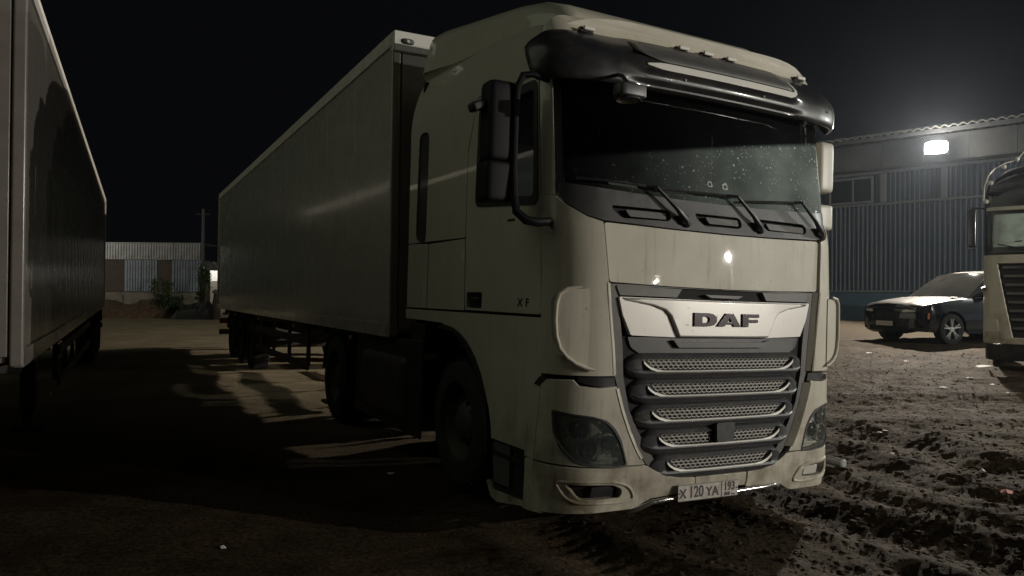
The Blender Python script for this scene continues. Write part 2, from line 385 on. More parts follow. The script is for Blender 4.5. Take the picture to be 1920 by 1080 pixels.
xs=axis(-16,.6,6.2,26,.024,1.035); ys=axis(.6,2.6,12.0,36,.026,1.03)
GX0,GX1,GY0,GY1=xs[0],xs[-1],ys[0],ys[-1]
def near_h(X,Y):
    e=np.minimum(np.minimum(X-GX0,GX1-X),np.minimum(Y-GY0,GY1-Y))
    return hgt(X,Y)*sstep(0,1.5,e)+.0*X + (1-sstep(0,1.5,e))*base_h(X,Y)
def base_h(X,Y): return sstep(1,9,X)*(.42*sstep(7.5,18,Y)+.33*sstep(18,24,Y))
g=grid_obj('ground',xs,ys,near_h,MUD); g['kind']='structure'
# the wider yard, with a hole where the fine ground lies
def far_yard():
    rings=[]; me=MB()
    def sq(x0,x1,y0,y1,n=24):
        P=[]
        for k in range(n): P.append((x0+(x1-x0)*k/n,y0))
        for k in range(n): P.append((x1,y0+(y1-y0)*k/n))
        for k in range(n): P.append((x1-(x1-x0)*k/n,y1))
        for k in range(n): P.append((x0,y1-(y1-y0)*k/n))
        return P
    for e in (0,2,6,14,30,70,180,400):
        P=sq(GX0-e,GX1+e,GY0-e,GY1+e)
        rings.append([(x,y,float(base_h(np.array(x),np.array(y)))-(.0 if e else .004)) for x,y in P])
    me.loft(rings,True,False); return me.build('yard_ground',MUD,smooth=60)
far_yard()['kind']='structure'

# clods and stones pressed into the churned mud
def clods():
    ico=bmesh.new(); bmesh.ops.create_icosphere(ico,subdivisions=1,radius=1); bv=np.array([v.co for v in ico.verts]); bf=[[v.index for v in f.verts] for f in ico.faces]; ico.free()
    V=[];F=[];k=0
    N=15000; rng=np.random.RandomState(3)
    Y=2.8+rng.rand(N)**1.15*13.5; X=.2+rng.rand(N)*(Y*.78)
    lim=.9+.12*(Y-4)
    keep=(X>lim)|(rng.rand(N)<.12); X=X[keep];Y=Y[keep]
    H=hgt(X,Y)
    for x,y,h in zip(X,Y,H):
        lx=(x-TO[0])*math.cos(YAW)+(y-TO[1])*math.sin(YAW); ly=-(x-TO[0])*math.sin(YAW)+(y-TO[1])*math.cos(YAW)
        s=(.006+.020*rng.rand()**4)*(1+.05*y)*(1 if y<9 else .55)
        d=bv*(1+.45*(rng.rand(len(bv),1)-.5))*np.array([1,.6+.6*rng.rand(),.45+.4*rng.rand()])*s
        a=rng.rand()*6.3; ca,sa=math.cos(a),math.sin(a)
        p=np.stack([d[:,0]*ca-d[:,1]*sa+x,d[:,0]*sa+d[:,1]*ca+y,d[:,2]*.8+h-s*.05+(base_h2(x,y) if 0 else 0)],1)
        V.append(p); F.append(np.array(bf)+k); k+=len(bv)
    V=np.concatenate(V);F=np.concatenate(F)
    me=bpy.data.meshes.new('mud_clods'); me.from_pydata(V.tolist(),[],F.tolist()); me.update()
    o=finish('mud_clods',me,MUD,None,0,60); tag(o,'loose clods and stones strewn over the churned mud on the right','mud clods',kind='stuff')
clods()

# ================================================================== WAREHOUSE
def corrugated_mesh(name,wid,hei,pitch=.14,dep=.020):
    n=int(round(wid/pitch)); mb=MB(); pr=[]
    for i in range(n):
        a=i*pitch
        pr+=[(a,0),(a+pitch*.50,0),(a+pitch*.62,dep),(a+pitch*.88,dep)]
    pr.append((n*pitch-.002,0))
    mb.loft([[(x,-y,0) for x,y in pr],[(x,-y,hei) for x,y in pr]],False,False)
    me=bpy.data.meshes.new(name); me.from_pydata(mb.v,[],mb.f); me.update(); return me
WALLB=mat('blue_grey_sheet',(.034,.050,.076),.5,metal=.2,noise=(1.1,(.058,.070,.085),.4,.7,.6))
WALLF=mat('fascia_sheet',(.062,.066,.072),.5,metal=.2,noise=(1.3,(.10,.10,.10),.4,.7))
PLINTH=mat('blue_plinth',(.05,.095,.14),.7,noise=(1.2,(.09,.12,.14),.4,.75),bump=(20,.3,.01))
ROOFM=mat('roof_sheet',(.34,.34,.33),.35,metal=.5)
WFRAME=mat('window_frame_paint',(.14,.15,.16),.5)
DARKW=mat('dark_window_pane',(.012,.015,.018),.12)
P0=Vector((12.91,22.6,0)); UA=R(135)       # wall axis runs away to the left
wh=thing('warehouse','long blue-grey ribbed metal warehouse with a lit floodlight under its eave','warehouse',P0,Matrix.Rotation(UA+math.pi,3,'Z'))
# local frame: +x runs right along the wall (towards the camera side), -y faces the yard
def wpart(name,mb,m,bev=0): return mb.build(name,m,wh,bev)
XL,XR=-16,19
b=MB().box(((XL+XR)/2,.16,1.0),(XR-XL,.24,1.5)); wpart('plinth',b,PLINTH,.01)
b=MB().box(((XL+XR)/2,0.0,1.745),(XR-XL,.10,.05)); wpart('sill_rail',b,WFRAME,.006)
sheet=corrugated_mesh('cladding_sheet',1.12,2.72); sheet.materials.append(WALLB)
top1=corrugated_mesh('cladding_sheet',1.12,.93); top1.materials.append(WALLB)
x=XL; k=0
while x<XR-.5:
    for me,z in ((sheet,1.775),):
        o=bpy.data.objects.new('cladding_sheet',me); COL.objects.link(o); o.parent=wh; o.location=(x,.06-(k%2)*.004,z)
    o=bpy.data.objects.new('cladding_sheet',top1); COL.objects.link(o); o.parent=wh
    o.location=(x,.06-(k%2)*.004,4.56)
    x+=1.12; k+=1
b=MB().box(((XL+XR)/2,.02,4.525),(XR-XL,.07,.06)); wpart('wall_rail',b,WFRAME,.005)
b=MB().box(((XL+XR)/2,.02,5.53),(XR-XL,.10,.08)); wpart('wall_rail',b,WFRAME,.005)
# window band openings: dark panes with frames, set proud of the upper cladding
for xa,xb in ((-8.6,-6.9),(-5.4,-3.9),(-3.35,-1.95),(2.6,4.2),(6.4,8.0),(9.5,11)):
    fr=MB(); z0,z1=4.58,5.42
    for (cx,cz,dx,dz) in (((xa+xb)/2,z0+.03,xb-xa,.06),((xa+xb)/2,z1-.03,xb-xa,.06),(xa+.03,(z0+z1)/2,.06,z1-z0-.12),(xb-.03,(z0+z1)/2,.06,z1-z0-.12),((xa*.45+xb*.55),(z0+z1)/2,.035,z1-z0-.12)):
        fr.box((cx,-.03,cz),(dx,.05,dz))
    f=fr.build('window',WFRAME,wh,.004); MB().box(((xa+xb)/2,-.005,(z0+z1)/2),(xb-xa-.1,.02,z1-z0-.1)).build('pane',DARKW,f)
for px_ in (-9.6,-6.3,-3.6+1.95,.08,3.3,5.3,8.8):
    wpart('pilaster',MB().box((px_,-.02,5.02),(.16,.07,.90)),WFRAME,.005)
# fascia of upright smooth sheets and the corrugated roof edge above
x=XL
fas=MB().box((0,0,0),(1.19,.04,.80)); fme=None
while x<XR:
    if fme is None:
        o=fas.build('fascia_panel',WALLF,wh,.004); fme=o.data; mod=True
    else:
        o=bpy.data.objects.new('fascia_panel',fme); COL.objects.link(o); o.parent=wh
    o.location=(x+.6,-.28,6.02); o.rotation_euler=(R(-7),0,0); x+=1.2
wpart('soffit',MB().box(((XL+XR)/2,-.11,5.60),(XR-XL,.32,.03)),WALLF)
def roof_mesh():
    pr=[];n=int((XR-XL+1)/.24)
    for i in range(n*6):
        a=XL-.5+i*.04; pr.append((a,.032*math.cos(2*math.pi*a/.24)))
    mb=MB()
    rr=[]
    for (y,z) in ((-.62,6.575),(-.62,6.615),(6,8.0),(14,9.4),(22,8.0)):
        rr.append([(x,y,z+dz+.012*x*0) for x,dz in pr])
    mb.loft(rr,False,False); return mb
rb=roof_mesh(); wpart('corrugated_roof',rb,ROOFM)
wpart('roof_gutter_board',MB().box(((XL+XR)/2,-.50,6.50),(XR-XL,.05,.12)),WALLF,.005)
wpart('wall',MB().box(((XL+XR)/2,11,3.4),(XR-XL,21.6,6.2)),mat('inner_wall',(.05,.055,.06),.8))
# floodlight on its bracket
EM=emit('lamp_glow',(1,.93,.80),420)
for lp,az,lab in ((LAMP_WH,-32,'glaring white floodlight on a bracket under the warehouse eave'),(LAMP_W2,-62,'second floodlight farther right along the warehouse, beyond the black tractor')):
    fl=thing('floodlight',lab,'floodlight',lp,Matrix.Rotation(R(az),3,'Z')@Matrix.Rotation(R(-22),3,'X'),'warehouse floodlights')
    MB().box((0,.17,0),(.62,.10,.44)).build('housing',STEEL,fl,.02)
    MB().loft([[(.29*math.copysign(abs(math.cos(a))**.55,math.cos(a)),y_,.20*math.copysign(abs(math.sin(a))**.55,math.sin(a))) for a in [2*math.pi*k/24 for k in range(24)]] for y_ in (.098,.112)],True,True).build('lens',EM,fl)
    MB().tube([(-.2,.16,0),(-.22,.3,.05),(-.22,.42,.12)],.012,8).tube([(.2,.16,0),(.22,.3,.05),(.22,.42,.12)],.012,8).tube([(-.22,.42,.12),(.22,.42,.12)],.014,8).tube([(0,.42,.12),(0,.75,.25)],.016,8).build('bracket',STEEL,fl)

t=thing('yard_lamp_post','unseen lamp post added beyond the left trailer to light the far shed','lamp post',(SHED_FILL[0]-.4,SHED_FILL[1]-.3,0),None,'yard lamp posts')
MB().tube([(0,0,-.3),(0,0,SHED_FILL[2]+.3)],[.07,.05],12).box((.2,.15,SHED_FILL[2]+.32),(.5,.3,.08)).build('pole',STEEL,t)
# yard lamps beside the camera's right, out of frame, that light the truck's front
for i,(lp,lab) in enumerate(((LAMP_A,'tall yard lamp post right of the yard, the nearer of the two'),(LAMP_B,'tall yard lamp post right of the yard, the farther back of the two'))):
    t=thing('yard_lamp_post',lab,'lamp post',(lp[0]+.6,lp[1],0),None,'yard lamp posts')
    MB().tube([(0,0,-.3),(0,0,lp[2]+.35)],[.07,.05],12).build('pole',STEEL,t)
    MB().tube([(0,0,lp[2]+.3),(-.35,0,lp[2]+.36)],.03,8).box((-.42,0,lp[2]+.34),(.4,.26,.09)).build('lamp_head',STEEL,t,.01)

# ================================================================== FAR LEFT: SHED, WALL, POLE, PILE
SHEDM=mat('galvanised_sheet',(.40,.41,.40),.45,metal=.3,noise=(1.5,(.26,.25,.23),.4,.7))
SHEDB=mat('blue_galvanised_sheet',(.27,.31,.36),.45,metal=.3,noise=(1.5,(.18,.19,.2),.4,.7))
DOORM=mat('dark_door',(.05,.035,.028),.7,noise=(2,(.08,.05,.035),.4,.7))
CONC=mat('old_concrete',(.22,.20,.16),.9,noise=(1.3,(.14,.125,.10),.35,.7),bump=(12,.4,.02))
SX,SY=-31.2,55.0
shed=thing('corrugated_shed','low grey corrugated metal shed with two dark doors beyond the trailers','shed',(SX,SY,0))
s1=corrugated_mesh('cladding_sheet',1.2,1.18,.2,.04); s1.materials.append(SHEDM)
s2=corrugated_mesh('cladding_sheet',1.2,2.32,.2,.04); s2.materials.append(SHEDB)
for i in range(7):
    o=bpy.data.objects.new('cladding_sheet',s1); COL.objects.link(o); o.parent=shed; o.location=(i*1.2,-.10,3.86)
for xx in (-0.0,2.82,4.0,6.28,7.2):
    o=bpy.data.objects.new('cladding_sheet',s2); COL.objects.link(o); o.parent=shed; o.location=(xx,0 if xx!=4.0 else .02,1.52)
for xx,wd in ((1.2,1.60),(5.16,1.10)): MB().box((xx+wd/2,.05,2.65),(wd,.06,2.3)).build('door',DOORM,shed,.01)
MB().box((4.2,2.6,2.7),(8.4,4.9,2.3)).build('wall',SHEDM,shed)
MB().box((4.2,1.4,5.07),(8.5,3.2,.06)).build('roof',SHEDM,shed,.01)
MB().box((4.2,.8,.75),(8.6,1.4,1.5)).build('foundation',CONC,shed,.03)
bl=MB()
for i,(x0,x1,h) in enumerate(((-31.6,-29.4,1.15),(-29.35,-27.1,1.25),(-27.05,-24.6,1.40),(-24.2,-21.8,1.22))):
    o=MB().box(((x0+x1)/2,52.5,h/2),(x1-x0,.4,h)).build('concrete_block',CONC,None,.03)
    tag(o,['leftmost grey concrete block in the row before the shed','second concrete block from the left before the shed','tallest concrete block in front of the shed middle','concrete block behind the green bush by the pole'][i],'concrete block','concrete blocks before the shed')
t=thing('utility_pole','thin dark utility pole standing right of the corrugated shed','pole',(-20.6,50,0))
MB().tube([(0,0,-.2),(0,0,7.05)],[.13,.09],12).build('shaft',mat('pole_wood',(.10,.11,.12),.8),t)
MB().box((0,0,6.7),(.9,.08,.08)).build('crossarm',STEEL,t,.01)
t=thing('white_hut','small brightly lit white hut far behind, beside the pole','hut',(-20.1,51.3,0))
wm=corrugated_mesh('lit_sheet',1.12,.72,.16,.03); wm.materials.append(mat('white_sheet',(.85,.84,.80),.6))
o=bpy.data.objects.new('upper_cladding',wm); COL.objects.link(o); o.parent=t; o.location=(-.52,-.02,2.27)
MB().box((.04,.5,1.12),(1.12,1.0,2.26)).box((.04,.5,2.6),(1.1,.9,.7)).build('wall',CONC,t,.02)
lamp('hut_fill',(-20.0,49.3,3.35),190,(1,.98,.9),.08,80,(-20.0,51.3,2.4))  # lamp added before the hut to brighten its cladding
t2=thing('hut_fill_arm','small lamp on an arm, added to light the white hut','lamp',(-20.0,49.3,3.45))
MB().tube([(0,.0,.06),(0,.9,.1),(0,1.98,-.3)],.025,6).build('arm',STEEL,t2); MB().lathe([(0.02,.03),(.05,.09),(.07,.02)],(0,0,0),'Z',12).build('shade',STEEL,t2)
# long low heap of brown rubble
def mound(name,x0,x1,y,dy,h,m,seed,n=90,mm=14):
    X=np.linspace(x0,x1,n); rings=[]
    mb=MB()
    for j in range(mm+1):
        v=j/mm; ring=[]
        for i,xx in enumerate(X):
            u=i/(n-1); e=min(1,6*u*(1-u)*1.2)
            hh=h*e*math.sin(math.pi*v)**.7*(.65+.7*float(vnoise(np.array(xx*1.2),np.array(v*3.),seed))) + .14*e*math.sin(math.pi*v)*(float(vnoise(np.array(xx*6.),np.array(v*9.),seed+1))-.5)
            ring.append((xx,y-dy+2*dy*v,hh-.03))
        rings.append(ring)
    mb.loft(rings,False,False); return mb.build(name,m,None,0,50)
PILE=mat('rubble_soil',(.10,.06,.035),.95,noise=(5,(.20,.13,.08),.45,.75),bump=(18,.8,.05))
tag(mound('rubble_heap',-25.5,-18.2,44,1.5,.95,PILE,5),'long low heap of brown rubble in front of the shed','rubble heap',kind='stuff')
t=tag(mound('tarpaulin_heap',-18.9,-16.6,42,.7,.95,mat('black_tarpaulin',(.012,.012,.012),.5,bump=(5,.5,.05)),15,40,12),'black tarpaulin heap on the yard left of the long trailer','heap')
t=thing('stacked_tyre_stump','small dark upright stump beside the black heap','stump',(-16.65,42.2,0))
MB().tube([(0,0,0),(.03,0,.7),(0,.05,1.1),(.02,0,1.45)],[.28,.25,.16,.12],10).build('trunk',mat('stump_bark',(.05,.042,.035),.9),t)
MB().lathe([(0,.02),(.03,.16),(.12,.2),(.22,.12),(.26,.01)],(0,0,1.42),'Z',10).build('cap',mat('stump_cap',(.12,.10,.08),.9),t)
LEAF=[mat('bush_leaf',(.05,.085,.025),.6),mat('bush_leaf_dark',(.03,.05,.018),.65)]
def bush(name,lab,loc,rx,h,n,seed,brown=False):
    rg=random.Random(seed); t=thing(name,lab,'bush',loc,None,'bushes by the shed')
    st=MB()
    for k in range(9):
        a=rg.random()*6.3; st.tube([(0,0,0),(math.cos(a)*rx*.3,math.sin(a)*rx*.3,h*.5),(math.cos(a)*rx*.7,math.sin(a)*rx*.6,h*(.7+.3*rg.random()))],[.03,.02,.006],5)
    st.build('stems',mat('bush_stem',(.07,.05,.03),.9),t)
    lf=MB()
    cl=[(rg.gauss(0,rx*.45),rg.gauss(0,rx*.35),h*(.15+.8*rg.random())) for _ in range(26)]
    for k in range(n):
        c=rg.choice(cl); p=Vector((c[0]+rg.gauss(0,rx*.16),c[1]+rg.gauss(0,rx*.16),max(.03,c[2]+rg.gauss(0,h*.07))))
        q=Matrix.Rotation(rg.random()*6.3,3,'Z')@Matrix.Rotation(rg.random()*3,3,'X'); L=.05+.06*rg.random()
        pts=[q@Vector(v)*L+p for v in ((0,-1,0),(.45,0,.1),(0,1,0),(-.45,0,.1))]
        lf.add(pts,[(0,1,2,3)])
    o=lf.build('foliage',LEAF[seed%2],t,0,0); o.data.materials.clear(); o.data.materials.append(LEAF[seed%2]); return t
bush('bush','green bush in front of the shed, left of the tarpaulin',(-20.6,44.5,.2),.8,2.1,1600,4)
bush('bush','narrow green bush climbing at the foot of the pole',(-18.35,44.6,0),.42,3.1,1300,6)
bush('bush','low sprawling bush right against the black heap',(-19.5,43.2,.3),.9,1.0,1100,9)

# ================================================================== TRAILERS
def wheel_mesh(r=.5,wd=.32,rim=.29):
    t=MB(); h=wd/2
    t.lathe([(-h*.8,rim),(-h,rim+.03),(-h,r*.86),(-h*.86,r*.96),(-h*.55,r),(h*.55,r),(h*.86,r*.96),(h,r*.86),(h,rim+.03),(h*.8,rim)],n=40)
    for k in range(44):                                   # tread lugs
        a=2*math.pi*k/44
        for sx in (-1,1):
            q=Matrix.Rotation(a,3,'X'); t.box(q@Vector((sx*h*.52,0,r+.004)),(h*.62,.032,.016),q)
    m=MB(); m.lathe([(-h*.8,rim+.005),(-h*.55,rim-.02),(-h*.2,rim-.04),(-h*.1,.19),(-h*.5,.16),(-h*.75,.10),(-h*.8,.0)],n=32)
    m.lathe([(h*.8,rim+.005),(h*.5,rim-.03),(-h*.2,rim-.04)],n=32)
    for k in range(10):
        a=2*math.pi*k/10; m.tube([(-h*.2,.165*math.cos(a),.165*math.sin(a)),(-h*.62,.165*math.cos(a),.165*math.sin(a))],.016,6)
    return t,m
_t,_m=wheel_mesh()
def make_me(mb,name,mt,smooth=35):
    o=mb.build(name,mt,None,0,smooth); me=o.data; bpy.data.objects.remove(o); return me
TYRE=make_me(_t,'tyre',RUBBER); RIMM=make_me(_m,'rim',RIM)
def wheel(parent,loc,flip=False,scale=1):
    w_=bpy.data.objects.new('wheel',TYRE); COL.objects.link(w_); w_.parent=parent; w_.location=loc; w_.scale=(scale,)*3
    if flip: w_.rotation_euler=(0,0,math.pi)
    r_=bpy.data.objects.new('rim',RIMM); COL.objects.link(r_); r_.parent=w_
    return w_
def make_trailer(label,O,rot,y0,y1,z0,z1,hw,skin,axles,legs,guard,pan=1.25,bolts=True):
    t=thing('box_trailer',label,'trailer',O,rot)
    B=lambda name,c,d,m,bev=.006: MB().box(c,d).build(name,m,t,bev)
    L=y1-y0; n=int(round((L-.2)/pan)); pw=(L-.2)/n; th=.035
    me=None
    for sx in (1,-1):
        for i in range(n):
            if me is None:
                o=MB().box((0,0,0),(th,pw-.0025,z1-z0-.26)).build('wall_panel',skin,t,.002); me=o.data; bv=True
            else:
                o=bpy.data.objects.new('wall_panel',me); COL.objects.link(o); o.parent=t
                o.modifiers.new('bevel','BEVEL').width=.002; o.modifiers[0].segments=1
            o.location=(sx*(hw-.02-th/2),y0+.1+pw*(i+.5),(z0+z1)/2+.0)
        B('top_rail',(sx*(hw-.03),(y0+y1)/2,z1-.065),(.06,L-.02,.13),RAIL)
        B('bottom_rail',(sx*(hw-.03),(y0+y1)/2,z0+.065),(.06,L-.02,.13),skin)
        for yy,nm in ((y0+.05,'corner_post'),(y1-.06,'corner_post')):
            B(nm,(sx*(hw-.045),yy,(z0+z1)/2),(.09,.10 if yy<y0+1 else .12,z1-z0-.005),skin if yy<y0+1 else RAIL,.02 if yy<y0+1 else .006)
        if bolts:
            rb_=MB()
            for k in range(34):
                z=z0+.08+(z1-z0-.16)*k/33
                rb_.lathe([(0,.009),(.004,.007),(.005,.0)],(sx*hw-(0 if sx>0 else 0)*.0,y0+.055,z),'X',6) if sx>0 else rb_.lathe([(0,.009),(-.004,.007),(-.005,.0)],(sx*hw,y0+.055,z),'X',6)
            rb_.build('rivets',RAIL,t)['kind']='stuff'
    B('core',(0,(y0+y1)/2,(z0+z1)/2),(2*(hw-.06),L-.1,z1-z0-.06),skin)
    B('front_wall',(0,y0+.03,(z0+z1)/2-.05),(2*hw-.2,.05,z1-z0-.25),skin)
    B('roof',(0,(y0+y1)/2,z1-.02),(2*hw-.13,L-.06,.035),RAIL)
    for sx in (1,-1):
        d=B('rear_door',(sx*(hw/2-.03),y1-.03,(z0+z1)/2),(hw-.12,.05,z1-z0-.2),skin)
        MB().tube([(sx*.2,y1+.02,z0+.05),(sx*.2,y1+.02,z1-.05)],.016,8).build('lock_bar',STEEL,d)
    # chassis
    for sx in (1,-1):
        B('chassis_beam',(sx*.52,(y0+y1)/2+.3,z0-.17),(.09,L-1.0,.32),STEEL)
    cm=None
    for i in range(int(L/1.1)):
        yy=y0+.6+i*1.1
        if cm is None: o=B('cross_member',(0,0,0),(2*hw-.16,.06,.09),STEEL); cm=o.data
        else: o=bpy.data.objects.new('cross_member',cm); COL.objects.link(o); o.parent=t
        o.location=(0,yy,z0-.05)
    for yy in axles:
        MB().tube([(-1,yy,.5),(1,yy,.5)],.07,10).build('axle',STEEL,t)
        for sx in (1,-1):
            wheel(t,(sx*1.08,yy,.49),flip=sx>0)
            a=MB(); ring0=[];ring1=[]
            for k in range(9):
                an=math.pi*(.12+.76*k/8); ring0.append((sx*1.27,yy-math.cos(an)*.56,.49+math.sin(an)*.56)); ring1.append((sx*.88,yy-math.cos(an)*.56,.49+math.sin(an)*.56))
            a.loft([ring0,ring1],False,False); a.build('mudguard',BLACKP,t)
    for yy in legs:
        for sx in (1,-1):
            MB().box((sx*1.0,yy,.72),(.14,.14,.86)).box((sx*1.0,yy,.24),(.10,.10,.3)).box((sx*1.0,yy,.10),(.30,.26,.04)).build('landing_leg',STEEL,t,.01)
        MB().tube([(-1,yy,.85),(1,yy,.85)],.03,8).build('leg_brace',STEEL,t)
    for (ya,yb) in guard:
        for sx in (1,-1):
            for z in (.52,.86):
                B('side_guard_rail',(sx*(hw-.05),(ya+yb)/2,z),(.03,yb-ya,.11),RIM)
            k=ya+.2
            while k<yb:
                B('guard_post',(sx*(hw-.10),k,.82),(.05,.06,.62),STEEL); k+=1.3
    B('rear_underrun_bar',(0,y1-.12,.52),(2*hw-.1,.10,.13),STEEL)
    for sx in (1,-1):
        B('rear_lamp_cluster',(sx*(hw-.28),y1-.03,.80),(.42,.07,.14),mat('red_lens',(.22,.01,.008),.3,coat=.4))
        MB().box((sx*(hw-.2),y1+.02,z0-.14),(.10,.22,.05)).build('door_hinge_stop',STEEL,t,.008)
    return t
TRrot=Matrix.Rotation(YAW,3,'Z')@Matrix.Rotation(R(.3),3,'Y')
tr=make_trailer('long off-white box trailer coupled behind the big parked white tractor, sides reflecting its neighbour','',None,0,1,0,1,1,TRAIL,(),(),()) if False else None
tr=make_trailer('long off-white box trailer coupled behind the big white tractor in the middle',(TO[0],TO[1],0),TRrot,2.94,16.66,1.115,4.04,1.295,TRAIL,(11.6,12.95,14.3),(6.0,),((6.5,10.8),))
# front head rail with oval marker lamps
MB().box((0,2.925,3.945),(2.585,.05,.19)).build('front_head_rail',WHITE,tr,.008)
for sx in (1,-1):
    o=MB(); pr=[(-.012,.0),(-.012,.030),(0,.034)]
    rings=[]
    for dy,k in ((0,1.1),(-.012,1.0),(-.018,.8)):
        rings.append([(sx*1.16+math.copysign(abs(math.cos(a))**.6,math.cos(a))*.062*k,2.90+dy,3.945+math.sin(a)*.027*k) for a in [2*math.pi*j/20 for j in range(20)]])
    o.loft(rings,True,True); mk=o.build('marker_lamp',BLACKP,tr)
    MB().lathe([(0,.017),(-.006,.014),(-.008,0)],(sx*1.16,2.882,3.945),'Y',12).build('marker_lens',LENS,mk)
for i,yy in enumerate((4.2,7.2,10.2,13.2,16.0)):
    MB().box((-1.30,yy,1.05),(.02,.12,.045)).build('side_marker',AMBER,tr,.006)
L2rot=Matrix.Rotation(R(26.7),3,'Z')@Matrix.Rotation(R(.49),3,'X')
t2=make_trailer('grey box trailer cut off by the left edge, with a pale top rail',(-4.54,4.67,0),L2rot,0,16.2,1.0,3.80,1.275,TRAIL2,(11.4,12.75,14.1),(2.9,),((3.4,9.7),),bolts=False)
MB().box((1.24,2.33,.52),(.012,.11,.06)).build('pale_reflector',REFLC,t2,.004)

# ================================================================== THE TRACTOR
TROT=Matrix.Rotation(YAW,3,'Z')@Matrix.Rotation(R(1.4),3,'Y')
truck=thing('truck_tractor','large cream-white tractor unit facing the camera, with louvred black grille and dark sun visor','truck',(TO[0],TO[1],0),TROT)
_r=.33; _a0=R(4.8); _cx=1.245-_r; _x0=_cx+_r*math.sin(_a0); _y0=-.13+.04*(_x0/.95)**2; _cy=_y0+_r*math.cos(_a0)
S_END=_x0+_r*(math.pi/2-_a0)
PZ=[(0,.05),(.2,.03),(.32,0),(1.6,0),(1.95,.02),(2.1,.05),(2.9,.18),(3.244,.243),(3.33,.28),(3.38,.33)]
def lerp(z,T):
    if z<=T[0][0]: return T[0][1]
    for (a,b),(c_,d) in zip(T,T[1:]):
        if z<=c_: return b+(d-b)*(z-a)/(c_-a)
    return T[-1][1]
def cmap(s_,z,off=0,pz=PZ):
    sg=1 if s_>=0 else -1; a=abs(s_)
    if a<=_x0: x=a; y=-.13+.04*(a/.95)**2; nx=.08*a/.9; ny=-1
    elif a<=S_END:
        an=_a0+(a-_x0)/_r; x=_cx+_r*math.sin(an); y=_cy-_r*math.cos(an); nx=math.sin(an); ny=-math.cos(an)
    else: x=1.245; y=_cy+(a-S_END); nx=1; ny=0
    l=math.hypot(nx,ny); nx/=l; ny/=l
    fade=min(1,max(0,(S_END+.25-a)/.65))
    inw=0
    if z>3.0: inw=.50*(z-3.0)**2
    o=off-inw
    return Vector((sg*(x+nx*o), y+ny*o+lerp(z,pz)*fade, z))
def sx_(x):
    a=abs(x)
    if a<=_x0: r=a
    else: r=_x0+_r*(math.asin(min(1,(a-_cx)/_r))-_a0)
    return math.copysign(r,x)
def sy(y): return S_END+(y-_cy)                      # arclength of a point on the side at depth y
def mir(poly,sg): return [(sg*x,z) for x,z in poly]
def P(name,outline,m,holes=(),off=0,th=.03,bev=.005,grid=.06,parent=truck,**k):
    return panel(name,outline,m,parent,cmap,holes,off,th,bev,grid,**k)
def F2(pts): return [(sx_(x),z) for x,z in pts]
# --- inner dark shell behind all panels
def shell():
    mb=MB(); rings=[]
    ss=list(np.linspace(-sy(2.6),-S_END-.02,12))+list(np.linspace(-S_END,-_x0,7))+list(np.linspace(-_x0+.08,_x0-.08,14))+list(np.linspace(_x0,S_END,7))+list(np.linspace(S_END+.02,sy(2.6),12))
    for z,o in ((1.30,-.05),(1.5,-.05),(1.72,-.05),(1.97,-.05)):
        rings.append([cmap(s_,z,o) for s_ in ss])
    mb.loft(rings,True,True); mb.build('cab_floor_shell',CORE,truck)
    mb=MB(); rings=[[cmap(s_,z,-.07) for s_ in ss if abs(s_)<sy(.55)] for z in (.24,.5,.8,1.1,1.3)]
    mb.loft(rings,True,True); mb.build('front_bulkhead',CORE,truck)
    # upper shell: side and rear only, so the cab interior stays open behind the glass
    ss2=[s_ for s_ in ss if s_<-sy(.2)]; 
    for sg in (1,-1):
        mb=MB(); mb.loft([[cmap(sg*abs(s_),z,-.045) for s_ in ss2 if abs(s_)>sy(1.2)] for z in (1.97,2.5,3.0,3.3)],False,False)
        mb.build('inner_side_wall',CORE,truck)
    MB().box((0,2.55,2.3),(2.36,.05,2.3)).build('rear_wall',CORE,truck)
shell()
MB().box((0,1.45,3.02),(2.3,2.2,.05)).build('headliner',CORE,truck,.01)
# --- hood flap
hood=roundpoly([(-.952,1.972),(-.918,1.602),(-.45,1.590),(0,1.586),(.45,1.590),(.918,1.602),(.952,1.972),(.45,1.957),(0,1.952),(-.45,1.957)],.02,3)
P('hood_flap',hood,PAINT,off=.0,th=.035,bev=.009,grid=.09)
